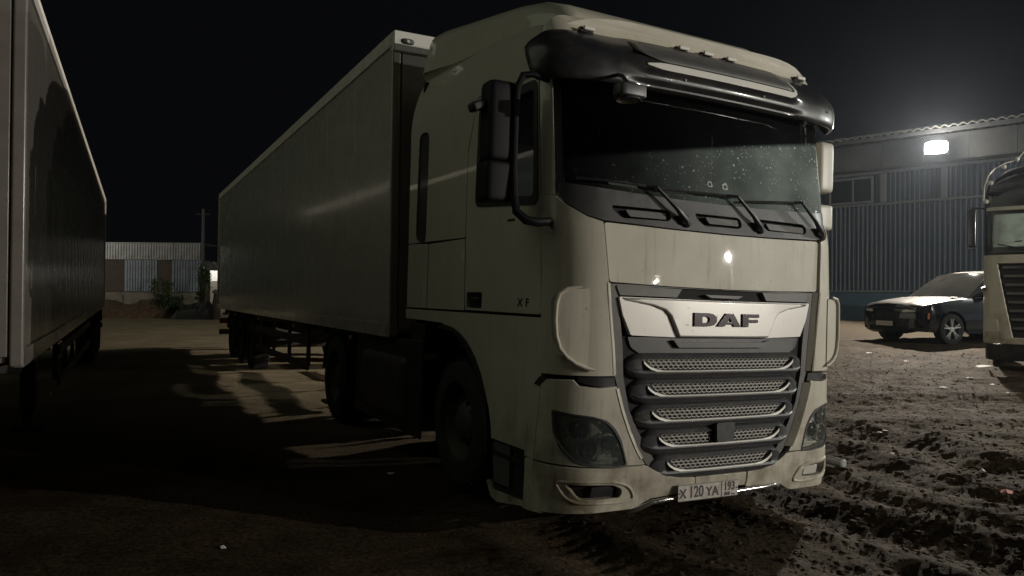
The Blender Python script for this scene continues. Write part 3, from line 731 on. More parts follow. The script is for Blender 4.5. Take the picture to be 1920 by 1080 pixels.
# --- corner panels with air vane
cor=[(.872,1.02),(.935,1.598),(.968,1.972),(1.06,2.0),(1.10,2.028),(1.17,2.085),(1.20,2.13)]
for sg in (-1,1):
    pts=[(sx_(x),z) for x,z in cor]+[(sy(.195),2.16),(sy(.175),1.65),(sy(.165),1.02)]
    c_=P('corner_panel',mir(pts,sg),PAINT,off=.016,th=.05,bev=.016,seg=3,grid=.06)
    # curved air vane: blade standing off the corner, slats behind it
    bl=[(sx_(1.05),1.555),(sx_(1.05),1.07),(sx_(1.10),1.085),(sx_(1.165),1.16),(sx_(1.19),1.25),(sx_(1.195),1.48),(sx_(1.175),1.54)]
    def voff(s_,z): return .022+.075*max(0,min(1,(abs(s_)-sx_(1.05))/(sx_(1.195)-sx_(1.05))))**1.3
    path=[(1.015,1.058),(1.06,1.07),(1.103,1.092),(1.14,1.13),(1.165,1.185),(1.176,1.26),(1.180,1.36),(1.178,1.46),(1.170,1.52),(1.145,1.552),(1.09,1.562)]
    rr=[]
    for x,z in path: rr.append(cmap(sg*sx_(x),z,voff(sx_(x),z)+.012))
    v=MB().tube(rr,[.007]+[.013]*(len(rr)-2)+[.008],8).build('air_vane_rim',WHITE if 0 else PAINT,truck,0,60)
    P('air_vane',mir(roundpoly(bl,.02,3),sg),PAINT,offf=voff,th=.008,bev=.003,grid=.04)
    for k in range(5):
        z=1.14+k*.085; a=cmap(sg*sx_(1.10),z,.012); b=cmap(sg*sx_(1.185),z,.048)
        mid=(a+b)/2; d=(b-a); MB().box(mid,(d.length,.03,.006),d.to_track_quat('X','Z').to_matrix()).build('vane_slat',PAINT,truck,.001)
def chamfer(pts,sg,o0,o1,wd,name='edge_chamfer'):
    r_=[]
    for x,z in pts:
        r_.append([cmap(sg*sx_(x),z,o0),cmap(sg*sx_(x-wd),z-.0,o1),cmap(sg*sx_(x-wd),z,o1-.03),cmap(sg*sx_(x),z,o1-.03)])
    MB().loft(r_,True,True).build(name,PAINT,truck,.002,40)
for sg in (-1,1):
    chamfer([(.884,1.022),(.900,1.20),(.930,1.45),(.945,1.598)],sg,.020,-.020,.042)
    chamfer([(.862,.940),(.818,.80),(.763,.665),(.708,.555),(.668,.495)],sg,.020,-.020,.044)
# --- A pillars
for sg in (-1,1):
    P('a_pillar',mir([(sx_(1.205),2.14),(sx_(1.205),2.92),(sy(.21),2.95),(sy(.2),2.16)],sg),PAINT,off=.0,th=.03,bev=.006)
# --- doors
win=roundpoly([(sy(.27),2.12),(sy(1.18),2.20),(sy(1.15),2.90),(sy(.27),2.885)],.06,5)
door=roundpoly([(sy(.185),1.385),(sy(1.345),1.39),(sy(1.37),1.95),(sy(1.37),2.60),(sy(1.22),2.995),(sy(.23),2.935),(sy(.215),2.4),(sy(.20),1.65)],.03,3)
for sg in (-1,1):
    hh=roundpoly([(sy(1.05),1.405),(sy(1.32),1.405),(sy(1.32),1.525),(sy(1.05),1.525)],.02,3)
    d=P('door',mir(door,sg),PAINT,holes=[mir(win,sg),mir(hh,sg)],off=.002,th=.035,bev=.006,grid=.07)
    rim_=roundpoly([(sy(.235),2.085),(sy(1.215),2.165),(sy(1.185),2.935),(sy(.235),2.915)],.08,5)
    panel('window_seal',mir(rim_,sg),BLACKP,d,cmap,holes=[mir(roundpoly([(sy(.30),2.15),(sy(1.15),2.225),(sy(1.12),2.87),(sy(.30),2.855)],.05,5),sg)],off=.008,th=.02,bev=.003)
    panel('side_window',mir(rim_,sg),SGLASS,d,cmap,off=-.040,th=.004,bev=0,grid=.15)
    panel('door_lining',mir([(sy(.21),1.95),(sy(1.36),1.95),(sy(1.36),3.0),(sy(.24),2.98)],sg),CORE,d,cmap,holes=[mir(roundpoly([(sy(.30),2.15),(sy(1.15),2.225),(sy(1.12),2.87),(sy(.30),2.855)],.05,5),sg)],off=-.05,th=.03,bev=0,grid=.12)
    panel('handle_recess',mir(hh,sg),CORE,d,cmap,off=-.03,th=.01,bev=0)
    a=cmap(sg*sy(1.09),1.475,-.004); b=cmap(sg*sy(1.29),1.475,-.004)
    MB().tube([a,b],.012,8).build('door_handle',BLACKP,d)
    MB().box((sg*1.25,.62,2.02),(.012,.10,.014)).build('lock_plate',DGREY,d,.003)
# --- cab side behind the door
slot=roundpoly([(sy(2.225),1.94),(sy(2.48),1.985),(sy(2.46),2.95),(sy(2.215),2.93)],.09,6)
for sg in (-1,1):
    up=roundpoly([(sy(.24),2.945),(sy(1.23),3.005),(sy(1.385),2.61),(sy(1.385),1.948),(sy(2.66),1.970),(sy(2.68),3.0),(sy(2.66),3.56),(sy(2.15),3.51),(sy(1.2),3.42),(sy(.5),3.325),(sy(.24),3.285),(sy(.235),3.1)],.02,3)
    p_=P('side_panel',mir(up,sg),PAINT,holes=[mir(slot,sg)],off=0,th=.03,bev=.006,grid=.1)
    panel('slot_window',mir(slot,sg),VISOR,p_,cmap,off=-.012,th=.01,bev=0,grid=.1)
    lo=[(sy(1.36),1.385),(sy(2.14),1.385),(sy(2.14),1.938),(sy(1.385),1.938)]
    P('side_locker_door',mir(roundpoly(lo,.02,3),sg),PAINT,off=.002,th=.03,bev=.005,grid=.12)
    lo=[(sy(2.155),1.385),(sy(2.29),1.385),(sy(2.29),1.945),(sy(2.155),1.94)]
    P('side_strip',mir(lo,sg),PAINT,off=.004,th=.03,bev=.005,grid=.12)
    lo=[(sy(2.305),1.385),(sy(2.66),1.385),(sy(2.66),1.96),(sy(2.305),1.95)]
    P('wind_deflector',mir(lo,sg),PAINT,off=0,th=.03,bev=.005,grid=.12)
    # fender and step
    fen=[(sy(.165),1.365),(sy(2.66),1.37),(sy(2.66),1.285),(sy(1.80),1.275),(sy(1.559),1.22),(sy(1.32),1.13),(sy(1.12),1.0),(sy(.96),.84),(sy(.875),.70),(sy(.83),.56),(sy(.825),.50),(sy(.335),.505),(sy(.335),.47),(sy(.225),.465),(sy(.16),.99),(sy(.165),1.0)]
    fen=[(a,z) for a,z in fen]
    P('fender',mir(fen,sg),PAINT,off=.004,th=.04,bev=.008,grid=.08)
    arch=[]
    for k in range(13):
        an=R(-6+102*k/12); arch.append((sy(1.72)-.86*math.cos(an),.47+.79*math.sin(an)))
    inn=[(a+.05,z-.03) for a,z in arch][::-1]
    P('wheel_arch_trim',mir(arch+inn,sg),BLACKP,off=.018,th=.05,bev=.006,grid=.06)
    # step well
    st=MB().box((sg*1.02,.62,.30),(.34,.56,.36)); st.build('step_well',CORE,truck,.01)
    for z in (.16,.40): MB().box((sg*1.16,.62,z),(.13,.54,.03)).build('step',BLACKP,truck,.006)
    lip=[(sy(.335),.09+.05),(sy(.335),.17),(sy(.80),.145),(sy(.86),.20),(sy(.89),.19),(sy(.82),.09),(sy(.72),.075)]
    P('step_skirt',mir(lip,sg),PAINT,off=.0,th=.03,bev=.006,grid=.06)
    P('step_fairing',mir([(sy(.60),.20),(sy(.83),.19),(sy(.88),.47),(sy(.60),.48)],sg),GREYP,off=-.03,th=.02,bev=.01,grid=.08)
# --- lower corner (headlamp) panels
hl=[(1.197,.792),(1.112,.775),(1.0,.762),(.93,.735),(.872,.685),(.825,.610),(.795,.535),(.778,.468),(.86,.462),(.95,.468),(1.05,.487),(1.11,.515),(1.16,.575),(1.19,.66)]
fog=[(1.145,.352),(1.0,.352),(.86,.345),(.795,.315),(.80,.262),(.95,.258),(1.07,.262),(1.105,.30)]
gl_edge=[(.845,.955),(.800,.80),(.745,.665),(.690,.555),(.622,.462)]
for sg in (-1,1):
    out=[(x+.012,z) for x,z in gl_edge]
    pts=F2(out)+[(sx_(.9),.468-.012+.0),(sx_(1.1),.468),(sy(.21),.475),(sy(.150),.985),(sx_(1.12),.992),(sx_(1.09),.955),(sx_(.98),.945)]
    pts=[(a,z) for a,z in pts]
    hh=roundpoly(F2(hl),.02,3)
    b=P('headlamp_panel',mir(pts,sg),PAINT,holes=[mir(hh,sg)],off=.014,th=.05,bev=.014,seg=3,grid=.05)
    h=P('headlight',mir(hh,sg),HLB,off=-.048,th=.01,bev=0,grid=.06)
    panel('headlight_rim',mir(roundpoly([(a+(.012 if a>1.0 else -.012),z+(.012 if z>.6 else -.012)) for a,z in F2(hl)],.02,3),sg),DGREY,h,cmap,holes=[mir(hh,sg)],off=.019,th=.03,bev=.003,grid=.05)
    panel('headlight_lens',mir(hh,sg),CLEAR,h,cmap,off=.012,th=.004,bev=0,grid=.05,offf=lambda s_,z:.012)
    for (x,z,r_) in ((1.085,.685,.058),(1.03,.565,.058),(.90,.60,.05)):
        cpt=cmap(sg*sx_(x),z,-.035); nn=(cmap(sg*sx_(x),z,.05)-cmap(sg*sx_(x),z,0)).normalized()
        q=Vector((0,-1,0)).rotation_difference(nn).to_matrix() if True else None
        mb=MB(); mb.lathe([(.0,r_*1.28),(-.03,r_*1.32),(-.034,r_*1.08)],n=20,axis='Y'); 
        mb.v=[tuple(q@Vector(p)+cpt) for p in mb.v]; mb.build('reflector_ring',CHROME,h)
        mb=MB(); mb.lathe([(-.01,r_*1.05),(-.022,r_*.95),(-.036,r_*.7),(-.044,r_*.35),(-.046,.0005)],n=20,axis='Y')
        mb.v=[tuple(q@Vector(p)+cpt) for p in mb.v]; mb.build('projector_lens',mat('projector_glass',(.03,.03,.03),.05,coat=1),h)
    a=[cmap(sg*sx_(x),z,-.02) for x,z in ((1.14,.53),(1.0,.50),(.82,.50))]
    MB().tube(a,.012,6).build('drl_strip',LENS,h)
# dark slot between corner and lower panel
for sg in (-1,1):
    P('slot_trim',mir(F2([(.862,1.008),(1.095,1.012),(1.10,.985),(1.05,.965),(.98,.952),(.85,.950)]),sg),VISOR,off=-.012,th=.03,bev=.004)
    P('tow_cover_notch',mir([(sy(.10),.995),(sy(.165),1.0),(sy(.22),.945),(sy(.17),.94)],sg),VISOR,off=.017,th=.006,bev=.001)
# --- bumper
def bbot(a):
    return lerp(a,[(0,.250),(.54,.243),(.60,.222),(.68,.178),(1.0,.172),(1.3,.165),(1.5,.15)])
btop=[(.24,.352),(.36,.358),(.47,.380),(.56,.418),(.618,.452)]
for sg in (-1,1):
    up=F2([(.232,.350)]+btop)+[(sx_(.9),.455),(sx_(1.1),.457),(sy(.21),.462),(sy(.32),.462)]
    dn=[(sy(.32),.135),(sy(.1),.150),(S_END-.1,.158)]+[(sx_(x),bbot(x)) for x in (1.1,.95,.80,.70,.66,.60,.56,.45,.232)]
    fg=roundpoly(F2(fog),.025,4)
    b=P('bumper',mir(up+dn,sg),PAINT,holes=[mir(fg,sg)],off=.012,th=.06,bev=.012,seg=3,grid=.05)
    panel('fog_recess',mir(fg,sg),CORE,b,cmap,off=-.045,th=.01,bev=0,grid=.08)
    fl_=roundpoly([(sx_(1.0),.27),(sx_(.84),.27),(sx_(.85),.335),(sx_(1.0),.335)],.012,3)
    panel('fog_lamp',mir(fl_,sg),LENS if sg>0 else VISOR,b,cmap,off=-.012,th=.02,bev=.004,grid=.06)
    # raised outline round the fog lamp bay
    ol=F2([(1.185,.365),(1.05,.372),(.86,.366),(.765,.340),(.722,.30),(.700,.248),(.78,.232),(.95,.234),(1.08,.24),(1.13,.262),(1.165,.31)])
    olr=roundpoly(ol,.03,4)
    pth=[cmap(sg*a,z,.012) for a,z in olr]; pth.append(pth[0])
    MB().tube(pth,.010,8,False).build('fog_bay_rim',PAINT,b,0,60)
P('bumper_centre',[(-.225,.258),(.225,.258),(.225,.352),(-.225,.352)],PAINT,off=.010,th=.05,bev=.008,grid=.08)
# --- grille surround and backing
gout=[(.915,1.592),(.858,1.01),(.838,.955),(.792,.80),(.737,.665),(.682,.555),(.612,.462),(.55,.412),(.465,.375),(.36,.352),(.2,.344)]
go=[(x,z) for x,z in gout]+[(-x,z) for x,z in gout[::-1]]
P('grille_backing',[(a,b) for a,b in F2(go)][::-1],CORE,off=-.045,th=.01,bev=0,grid=.12)
gi=[(.850,1.580),(.800,1.20),(.79,1.01),(.74,.80),(.67,.665),(.60,.555),(.53,.465),(.45,.415),(.36,.388),(.2,.378)]
gi2=[(x,z) for x,z in gi]+[(-x,z) for x,z in gi[::-1]]
P('grille_frame',F2([(x*.992,z) for x,z in go])[::-1],GREYP,holes=[F2(gi2)[::-1]],off=-.022,th=.03,bev=.006,grid=.06)
# --- silver header panel with raised middle and letters
P('silver_panel',roundpoly(F2([(-.845,1.512),(-.815,1.40),(-.752,1.272),(-.40,1.262),(.40,1.262),(.752,1.272),(.815,1.40),(.845,1.512),(0,1.506)]),.012,3),SILVER,off=-.004,th=.04,bev=.008,grid=.07)
P('silver_panel_centre',[(-.835,1.509),(-.80,1.490),(-.60,1.462),(-.505,1.435),(-.465,1.40),(-.395,1.264),(.395,1.264),(.465,1.40),(.505,1.435),(.60,1.462),(.80,1.490),(.835,1.509),(0,1.504)][::1],SILVER,off=.020,th=.03,bev=.012,seg=3,grid=.07,offf=lambda s_,z: .004+.018*min(1,max(0,(.86-abs(s_))/.42)))
P('handle_scoop',roundpoly([(-.43,1.245),(-.385,1.195),(.385,1.195),(.43,1.245),(.36,1.232),(-.36,1.232)],.01,3),GREYP,off=.004,th=.04,bev=.010,grid=.08)
P('grille_chin',roundpoly([(-.765,1.262),(-.735,1.19),(-.66,1.150),(.66,1.150),(.735,1.19),(.765,1.262)],.02,3),DGREY,off=-.030,th=.02,bev=.006,grid=.08)
for sg in (-1,1):
    P('upper_grille_trim',mir([(.40,1.520),(.835,1.522),(.86,1.575),(.855,1.582),(.36,1.575)],sg),GREYP,off=-.012,th=.03,bev=.005,grid=.08)
P('hood_handle',roundpoly([(-.17,1.545),(-.12,1.525),(.12,1.525),(.17,1.545)],.008,3),GREYP,off=-.005,th=.03,bev=.004)
def letter(ch,x0,x1,z0,z1):
    w_=x1-x0; X=lambda a:x0+a*w_; Z=lambda b:z0+b*(z1-z0)
    if ch=='D':
        o=[(0,0),(.62,0),(.84,.08),(.97,.28),(1,.5),(.97,.72),(.84,.92),(.62,1),(0,1)]; h=[[(.34,.26),(.34,.74),(.55,.74),(.64,.66),(.67,.5),(.64,.34),(.55,.26)]]
    elif ch=='A':
        o=[(0,0),(.30,0),(.37,.17),(.66,.17),(.72,0),(1,0),(.68,1),(.36,1)]; h=[[(.44,.37),(.51,.66),(.59,.37)]]
    else:
        o=[(0,0),(.36,0),(.36,.34),(.93,.34),(.93,.58),(.36,.58),(.36,.74),(1,.74),(1,1),(0,1)]; h=[]
    tf=lambda P_:[(X(a),Z(b)) for a,b in P_]
    P('badge_letter',tf(o),LETTER,holes=[tf(q) for q in h],off=.034,th=.016,bev=.0025,grid=.04)
letter('D',-.288,-.098,1.337,1.425); letter('A',-.098,.115,1.337,1.425); letter('F',.128,.285,1.337,1.425)
# --- five louvre bars with honeycomb inserts and bright lips
def bar(zb,xe,i):
    prof=[(-.045,.118),(-.02,.112),(.004,.092),(.010,.084),(-.012,.078),(-.016,.016),(-.010,.008),(.010,.002),(.016,-.012),(.008,-.034),(-.012,-.050),(-.042,-.060)]
    rings=[]; ext=.125
    xsn=list(np.linspace(-xe,xe,19)); 
    xall=[(-xe-ext*t) for t in (1,.93,.8,.6,.35,.12)]+xsn+[(xe+ext*t) for t in (.12,.35,.6,.8,.93,1)]
    for x in xall:
        e=max(0,(abs(x)-xe)/ext); k=math.sqrt(max(.0,1-e*e)) if e<1 else 0
        k=max(k,.06)
        ring=[]
        for j,(o,dz) in enumerate(prof):
            # recess closes outside the mesh
            oo=o
            if e>0 and j in (4,5,6): oo=o+(.022)*min(1,e*6)
            ring.append(cmap(x, zb+.030+(dz-.030)*k, -.045+(oo+.045)*(.35+.65*k)))
        rings.append(ring)
    mb=MB().loft(rings,True,True); b=mb.build('louvre_bar',DGREY,truck,0,32)
    # bright lip: upturned at both ends
    pp=[(-xe-.01,.060),(-xe+.012,.040),(-xe+.045,.020),(-xe+.09,.006),(-xe+.15,.001)]
    full=[(x,dz) for x,dz in pp]+[(x,.0) for x in np.linspace(-xe+.25,xe-.25,10)]+[(-x,dz) for x,dz in pp[::-1]]
    rg=[]
    for k_,(x,dz) in enumerate(full):
        hgt_=.0052 if abs(x)<xe-.1 else .009
        a=cmap(x,zb+dz-hgt_,.016); b_=cmap(x,zb+dz+hgt_,.012); c__=cmap(x,zb+dz+hgt_,-.014); d_=cmap(x,zb+dz-hgt_,-.014)
        rg.append([a,b_,c__,d_])
    MB().loft(rg,True,True).build('bright_lip',BRIGHT,b,.002,45)
    # honeycomb
    hm=MB(); cw=.040; ch=.021; z0=zb+.014; rows=3
    for r_ in range(rows):
        zc=z0+ch*.55+r_*ch; lim=xe-.075+r_*.022
        n=int(2*lim/cw)
        for k_ in range(-n//2,n//2+1):
            xc=(k_+(.5 if r_%2 else 0))*cw
            if abs(xc)>lim: continue
            o_=[];q_=[]
            for a in range(6):
                an=math.pi/3*a+math.pi/6
                ex,ez=math.cos(an)/math.cos(math.pi/6)*cw*.5, math.sin(an)*ch*.66
                o_.append(cmap(xc+ex,zc+ez,-.006)); q_.append(cmap(xc+ex*.74,zc+ez*.62,-.007))
            hm.add(o_+q_,[(a,(a+1)%6,6+(a+1)%6,6+a) for a in range(6)])
    hm.build('honeycomb_mesh',MESHM,b,0,0)
    P('mesh_backing',[(-xe+.05,zb+.008),(xe-.05,zb+.008),(xe-.0,zb+.078),(-xe+.0,zb+.078)],CORE,off=-.0145,th=.002,bev=0,parent=b,grid=.12)
HLX=0
MESHM=mat('mesh_plastic',(.30,.29,.26),.45,noise=(40,(.18,.15,.11),.4,.7))
for i,(zb,xe) in enumerate(((1.045,.652),(.887,.618),(.727,.58),(.563,.522),(.400,.452))): bar(zb,xe,i)
# radar box on the fourth bar
P('radar_cover',roundpoly([(-.075,.575),(.075,.575),(.080,.70),(-.080,.70)],.02,4),BLACKP,off=.035,th=.07,bev=.012,seg=3)
# --- scuttle panel under the windscreen
wb=[(0,2.163),(.35,2.166),(.7,2.178),(.95,2.190),(1.10,2.203),(1.165,2.215)]
def slotp(x0,x1,z0,z1): return roundpoly([(x0+.02,z0+.035),(x0+.07,z0),(x1-.03,z0+.004),(x1,z0+.02),(x1,z1-.02),(x1-.03,z1),(x0+.0,z1+.0),(x0,z1-.02)],.016,3)
v1=slotp(-.885,-.44,2.008,2.086); v2=slotp(-.235,.17,2.002,2.084); v3=slotp(.352,.84,2.012,2.090)
scu=[(0,1.962),(.45,1.967),(.952,1.985),(1.06,2.012),(1.10,2.04),(1.165,2.095)]
top=F2(wb)+[(sx_(1.195),2.22)]
bot=F2(scu)+[(sx_(1.195),2.135)]
ol=[(-a,z) for a,z in bot[::-1]]+bot[1:]+top[::-1]+[(-a,z) for a,z in top[1:]]
sc=P('windscreen_scuttle',ol,DGREY,holes=[v1,v2,v3],off=-.002,th=.04,bev=.006,grid=.06)
for vv,(xa,xb) in ((v1,(-.75,-.47)),(v2,(-.11,.16)),(v3,(.46,.83))):
    P('vent_floor',vv,CORE,off=-.055,th=.01,bev=0)
    P('vent_blade',roundpoly([(xa,2.024),(xb,2.024),(xb,2.068),(xa-.03,2.068)],.012,3),GREYP,off=-.018,th=.02,bev=.004)
# --- windscreen, with black edge
wtop=[(0,2.99),(.6,2.99),(1.0,2.97),(1.14,2.95)]
gl=F2(wb)+[(sx_(1.175),2.35),(sx_(1.165),2.9)]+[(a,z) for a,z in F2(wtop)[::-1]]
glf=[(-a,z) for a,z in gl[::-1]]+gl[1:-1]
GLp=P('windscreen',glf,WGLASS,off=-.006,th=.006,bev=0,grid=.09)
ins=F2([(0,2.20),(.35,2.203),(.7,2.212),(.95,2.222),(1.08,2.24)])+[(sx_(1.125),2.30),(sx_(1.125),2.88)]+F2([(1.05,2.93),(.6,2.95),(0,2.95)])
insf=[(-a,z) for a,z in ins[::-1]]+ins[1:-1]
P('windscreen_frit',glf,VISOR,holes=[insf],off=-.013,th=.002,bev=0,grid=.09,parent=GLp)
for sg in (-1,1):
    P('pillar_gap_trim',mir([(sx_(1.172),2.16),(sx_(1.203),2.16),(sx_(1.203),2.94),(sx_(1.165),2.94)],sg),BLACKP,off=-.006,th=.03,bev=.003)
# stone chips
def ring_chip(x,z,r_):
    mb=MB(); o_=[];q_=[]
    for k in range(14):
        a=2*math.pi*k/14; f=1+.25*random.uniform(-1,1); o_.append(cmap(x+math.cos(a)*r_*f,z+math.sin(a)*r_*f,-.003)); q_.append(cmap(x+math.cos(a)*r_*.55,z+math.sin(a)*r_*.55,-.003))
    mb.add(o_+q_,[(a,(a+1)%14,14+(a+1)%14,14+a) for a in range(14)]); mb.build('stone_chip',mat('chip_white',(.5,.52,.48),.7),GLp,0,0)
ring_chip(-.085,2.297,.024); ring_chip(.052,2.292,.026)
# --- wipers
for (pv,el,b0,b1) in (((-.347,2.030),(-.575,2.222),(-1.12,2.238),(-.56,2.225)),((.314,2.034),(.105,2.222),(-.60,2.214),(.12,2.226)),((.975,2.045),(.755,2.243),(.15,2.196),(.78,2.246))):
    w_=MB(); a=cmap(pv[0],pv[1],.03); e=cmap(el[0],el[1],.055)
    w_.tube([cmap(pv[0]+.03,pv[1]-.03,.0),a,a.lerp(e,.35)+Vector((0,-.012,0)),e],[.028,.024,.016,.010],8)
    w_.lathe([(0.0,.036),(-.03,.034),(-.04,.02),(-.042,0)],tuple(cmap(pv[0],pv[1],0)),'Y',14)
    wo_=w_.build('wiper',BLACKP,truck)
    m_=MB(); pts=[cmap(b0[0]+(b1[0]-b0[0])*t,b0[1]+(b1[1]-b0[1])*t,.022+.012*math.sin(math.pi*t)) for t in np.linspace(0,1,9)]
    m_.tube(pts,.009,6); m_.tube([e,pts[7 if el[0]>b0[0]+.5 else 5]],.012,6); m_.build('wiper_blade',BLACKP,wo_)
# --- forehead above the visor and roof
fh=F2([(0,3.12),(.5,3.12),(1.0,3.10)])+[(sx_(1.19),3.05),(sy(.225),3.0),(sy(.225),3.27)]
P('roof_front_panel',[(-a,z) for a,z in fh[::-1]]+fh[1:]+[(sx_(1.21),3.325),(sx_(1.16),3.350),(sx_(1.05),3.372),(sx_(.5),3.382),(0,3.384),(-sx_(.5),3.382),(-sx_(1.05),3.372),(-sx_(1.16),3.350),(-sx_(1.21),3.325)],PAINT,off=0,th=.05,bev=.02,seg=4,grid=.07)
def roof():
    rings=[]
    for y in (.12,.30,.50,.8,1.2,1.8,2.4,2.66):
        zt=3.30+.115*max(0,y-.3); k=min(1,(y-.05)/.30)
        ring=[]
        for j in range(25):
            u=-1+2*j/24; a=abs(u); hw=1.10+.06*k
            zz=zt+.085*(1-a**6)*(.75 if y<.3 else 1)-.02
            ring.append((u*hw,max(y,.10+.05*u*u+.1*a**8),zz))
        ring.append((1.0,y,zt-.25)); ring.append((-1.0,y,zt-.25)); rings.append(ring)
    MB().loft(rings,True,True).build('cab_roof',PAINT,truck,0,50)
roof()
def spoiler():
    T=[(.40,3.38,.96),(.46,3.47,.98),(.60,3.58,1.0),(.82,3.67,1.02),(1.1,3.73,1.05),(1.42,3.775,1.08),(1.9,3.84,1.12),(2.3,3.90,1.15),(2.5,3.915,1.16),(2.60,3.86,1.15),(2.64,3.70,1.14)]
    rings=[]
    for y,zt,hw in T:
        zb_=3.30+.115*(y-.3)-.02; ring=[(-hw-.03,y,zb_)]
        for k in range(9):
            an=math.pi-math.pi/2*k/8; rr=min(.16,(zt-zb_)*.7); ring.append((-hw+rr+math.cos(an)*rr,y,zt-rr+math.sin(an)*rr))
        for k in range(9):
            an=math.pi/2-math.pi/2*k/8; rr=min(.16,(zt-zb_)*.7); ring.append((hw-rr+math.cos(an)*rr,y,zt-rr+math.sin(an)*rr))
        ring.append((hw+.03,y,zb_)); rings.append(ring)
    o=MB().loft(rings,True,True).build('roof_spoiler',PAINT,truck,0,40)
spoiler()
for x in (-.98,-.22,0,.22,.98):
    c0=cmap(sx_(x),3.245,.0); l=MB()
    l.box(c0+Vector((0,-.012,-.004)),(.110,.04,.034)); b_=l.build('roof_marker_lamp',DGREY,truck,.010)
    MB().box(c0+Vector((.006,-.040,.002)),(.088,.022,.030)).build('marker_lens',WHITE,b_,.010)
# --- sun visor
def visor():
    cen=[(.012,3.238),(.060,3.190),(.118,3.120),(.165,3.045),(.172,3.034),(.176,3.030),(.180,2.982),(.172,2.974),(.150,2.955),(.142,2.940),(.140,2.922),(.132,2.912),(.112,2.902),(.104,2.892),(.102,2.880),(.085,2.872),(.070,2.868)]
    end=[(.012,3.225),(.050,3.19),(.085,3.145),(.115,3.10),(.130,3.07),(.140,3.04),(.143,3.015),(.145,2.995),(.144,2.975),(.142,2.955),(.140,2.935),(.137,2.920),(.134,2.906),(.130,2.892),(.125,2.880),(.118,2.870),(.108,2.862)]
    S=list(np.linspace(-1,1,61)); tot=sy(.27)
    rings=[];back=[]
    for u in S:
        s_=u*tot; a=abs(s_); t=min(1,max(0,(a-.64)/.16)); t=t*t*(3-2*t)
        tip=min(1,max(0,(a-(S_END-.12))/(tot-S_END+.12)))
        low=.27*tip**1.5; hi=.07*tip**3; ek=math.sqrt(max(0,1-max(0,(tip-.8)/.2)**2))
        ring=[];bk=[]
        for (o1,z1),(o2,z2) in zip(cen,end):
            o=o1+(o2-o1)*t; z=z1+(z2-z1)*t
            f=(z-2.86)/.378; z=z+low*(1-f)-hi*f; zm=3.12; z=zm+(z-zm)*max(ek,.05)
            o=.01+(o-.01)*(1-.35*tip)
            ring.append(cmap(s_,z,o)); bk.append(cmap(s_,z,o-.012))
        rings.append(ring+bk[::-1])
    o=MB().loft(rings,True,True).build('sun_visor',VISOR,truck,0,30)
    rg=[]
    for x in np.linspace(-.70,.655,26):
        e=min(1,(x+.74)/.22); top_=[cmap(x,z,o_+.004) for o_,z in ((.020,3.232-(1-e)*.02),(.060,3.190),(.118,3.120+(1-e)*.0),(.163,3.047+(1-e)*.05))]
        rg.append(top_)
    bd=MB().loft(rg,False,False).build('visor_top_band',GREYP,o,0,50); sd=bd.modifiers.new('thickness','SOLIDIFY'); sd.thickness=.003; sd.offset=-1
    # bright strip along the step of the visor
    rg=[]
    xs_=list(np.linspace(-.66,.60,24))
    for i,x in enumerate(xs_):
        hh=.025*min(1,(i+.8)/3.); rg.append([cmap(x,3.006-hh,.186),cmap(x,3.006+hh,.183),cmap(x,3.006+hh,.16),cmap(x,3.006-hh,.16)])
    for x,z,o_,w_ in ((.635,3.012,.182,.024),(.662,3.028,.176,.022),(.680,3.060,.160,.018),(.690,3.100,.128,.014),(.695,3.140,.098,.010)):
        k=(x-.60)/.095; dx=w_*k; dz=w_*(1-k)
        rg.append([cmap(x+dx,z-dz,o_+.005),cmap(x-dx,z+dz,o_+.005),cmap(x-dx,z+dz,o_-.02),cmap(x+dx,z-dz,o_-.02)])
    MB().loft(rg,True,True).build('visor_trim_strip',mat('visor_strip_white',(.88,.86,.80),.35,coat=.5),o,.003,50)
    for x in (-.35,.35):
        MB().lathe([(0,.012),(-.004,.010),(-.005,0)],tuple(cmap(x,2.955,.152)),'Y',10).build('visor_bolt',BLACKP,o)
    MB().lathe([(0,.013),(-.006,.011),(-.007,0)],tuple(cmap(sx_(1.04),2.97,.153)),'Y',10).build('visor_bolt',BLACKP,o)
visor()
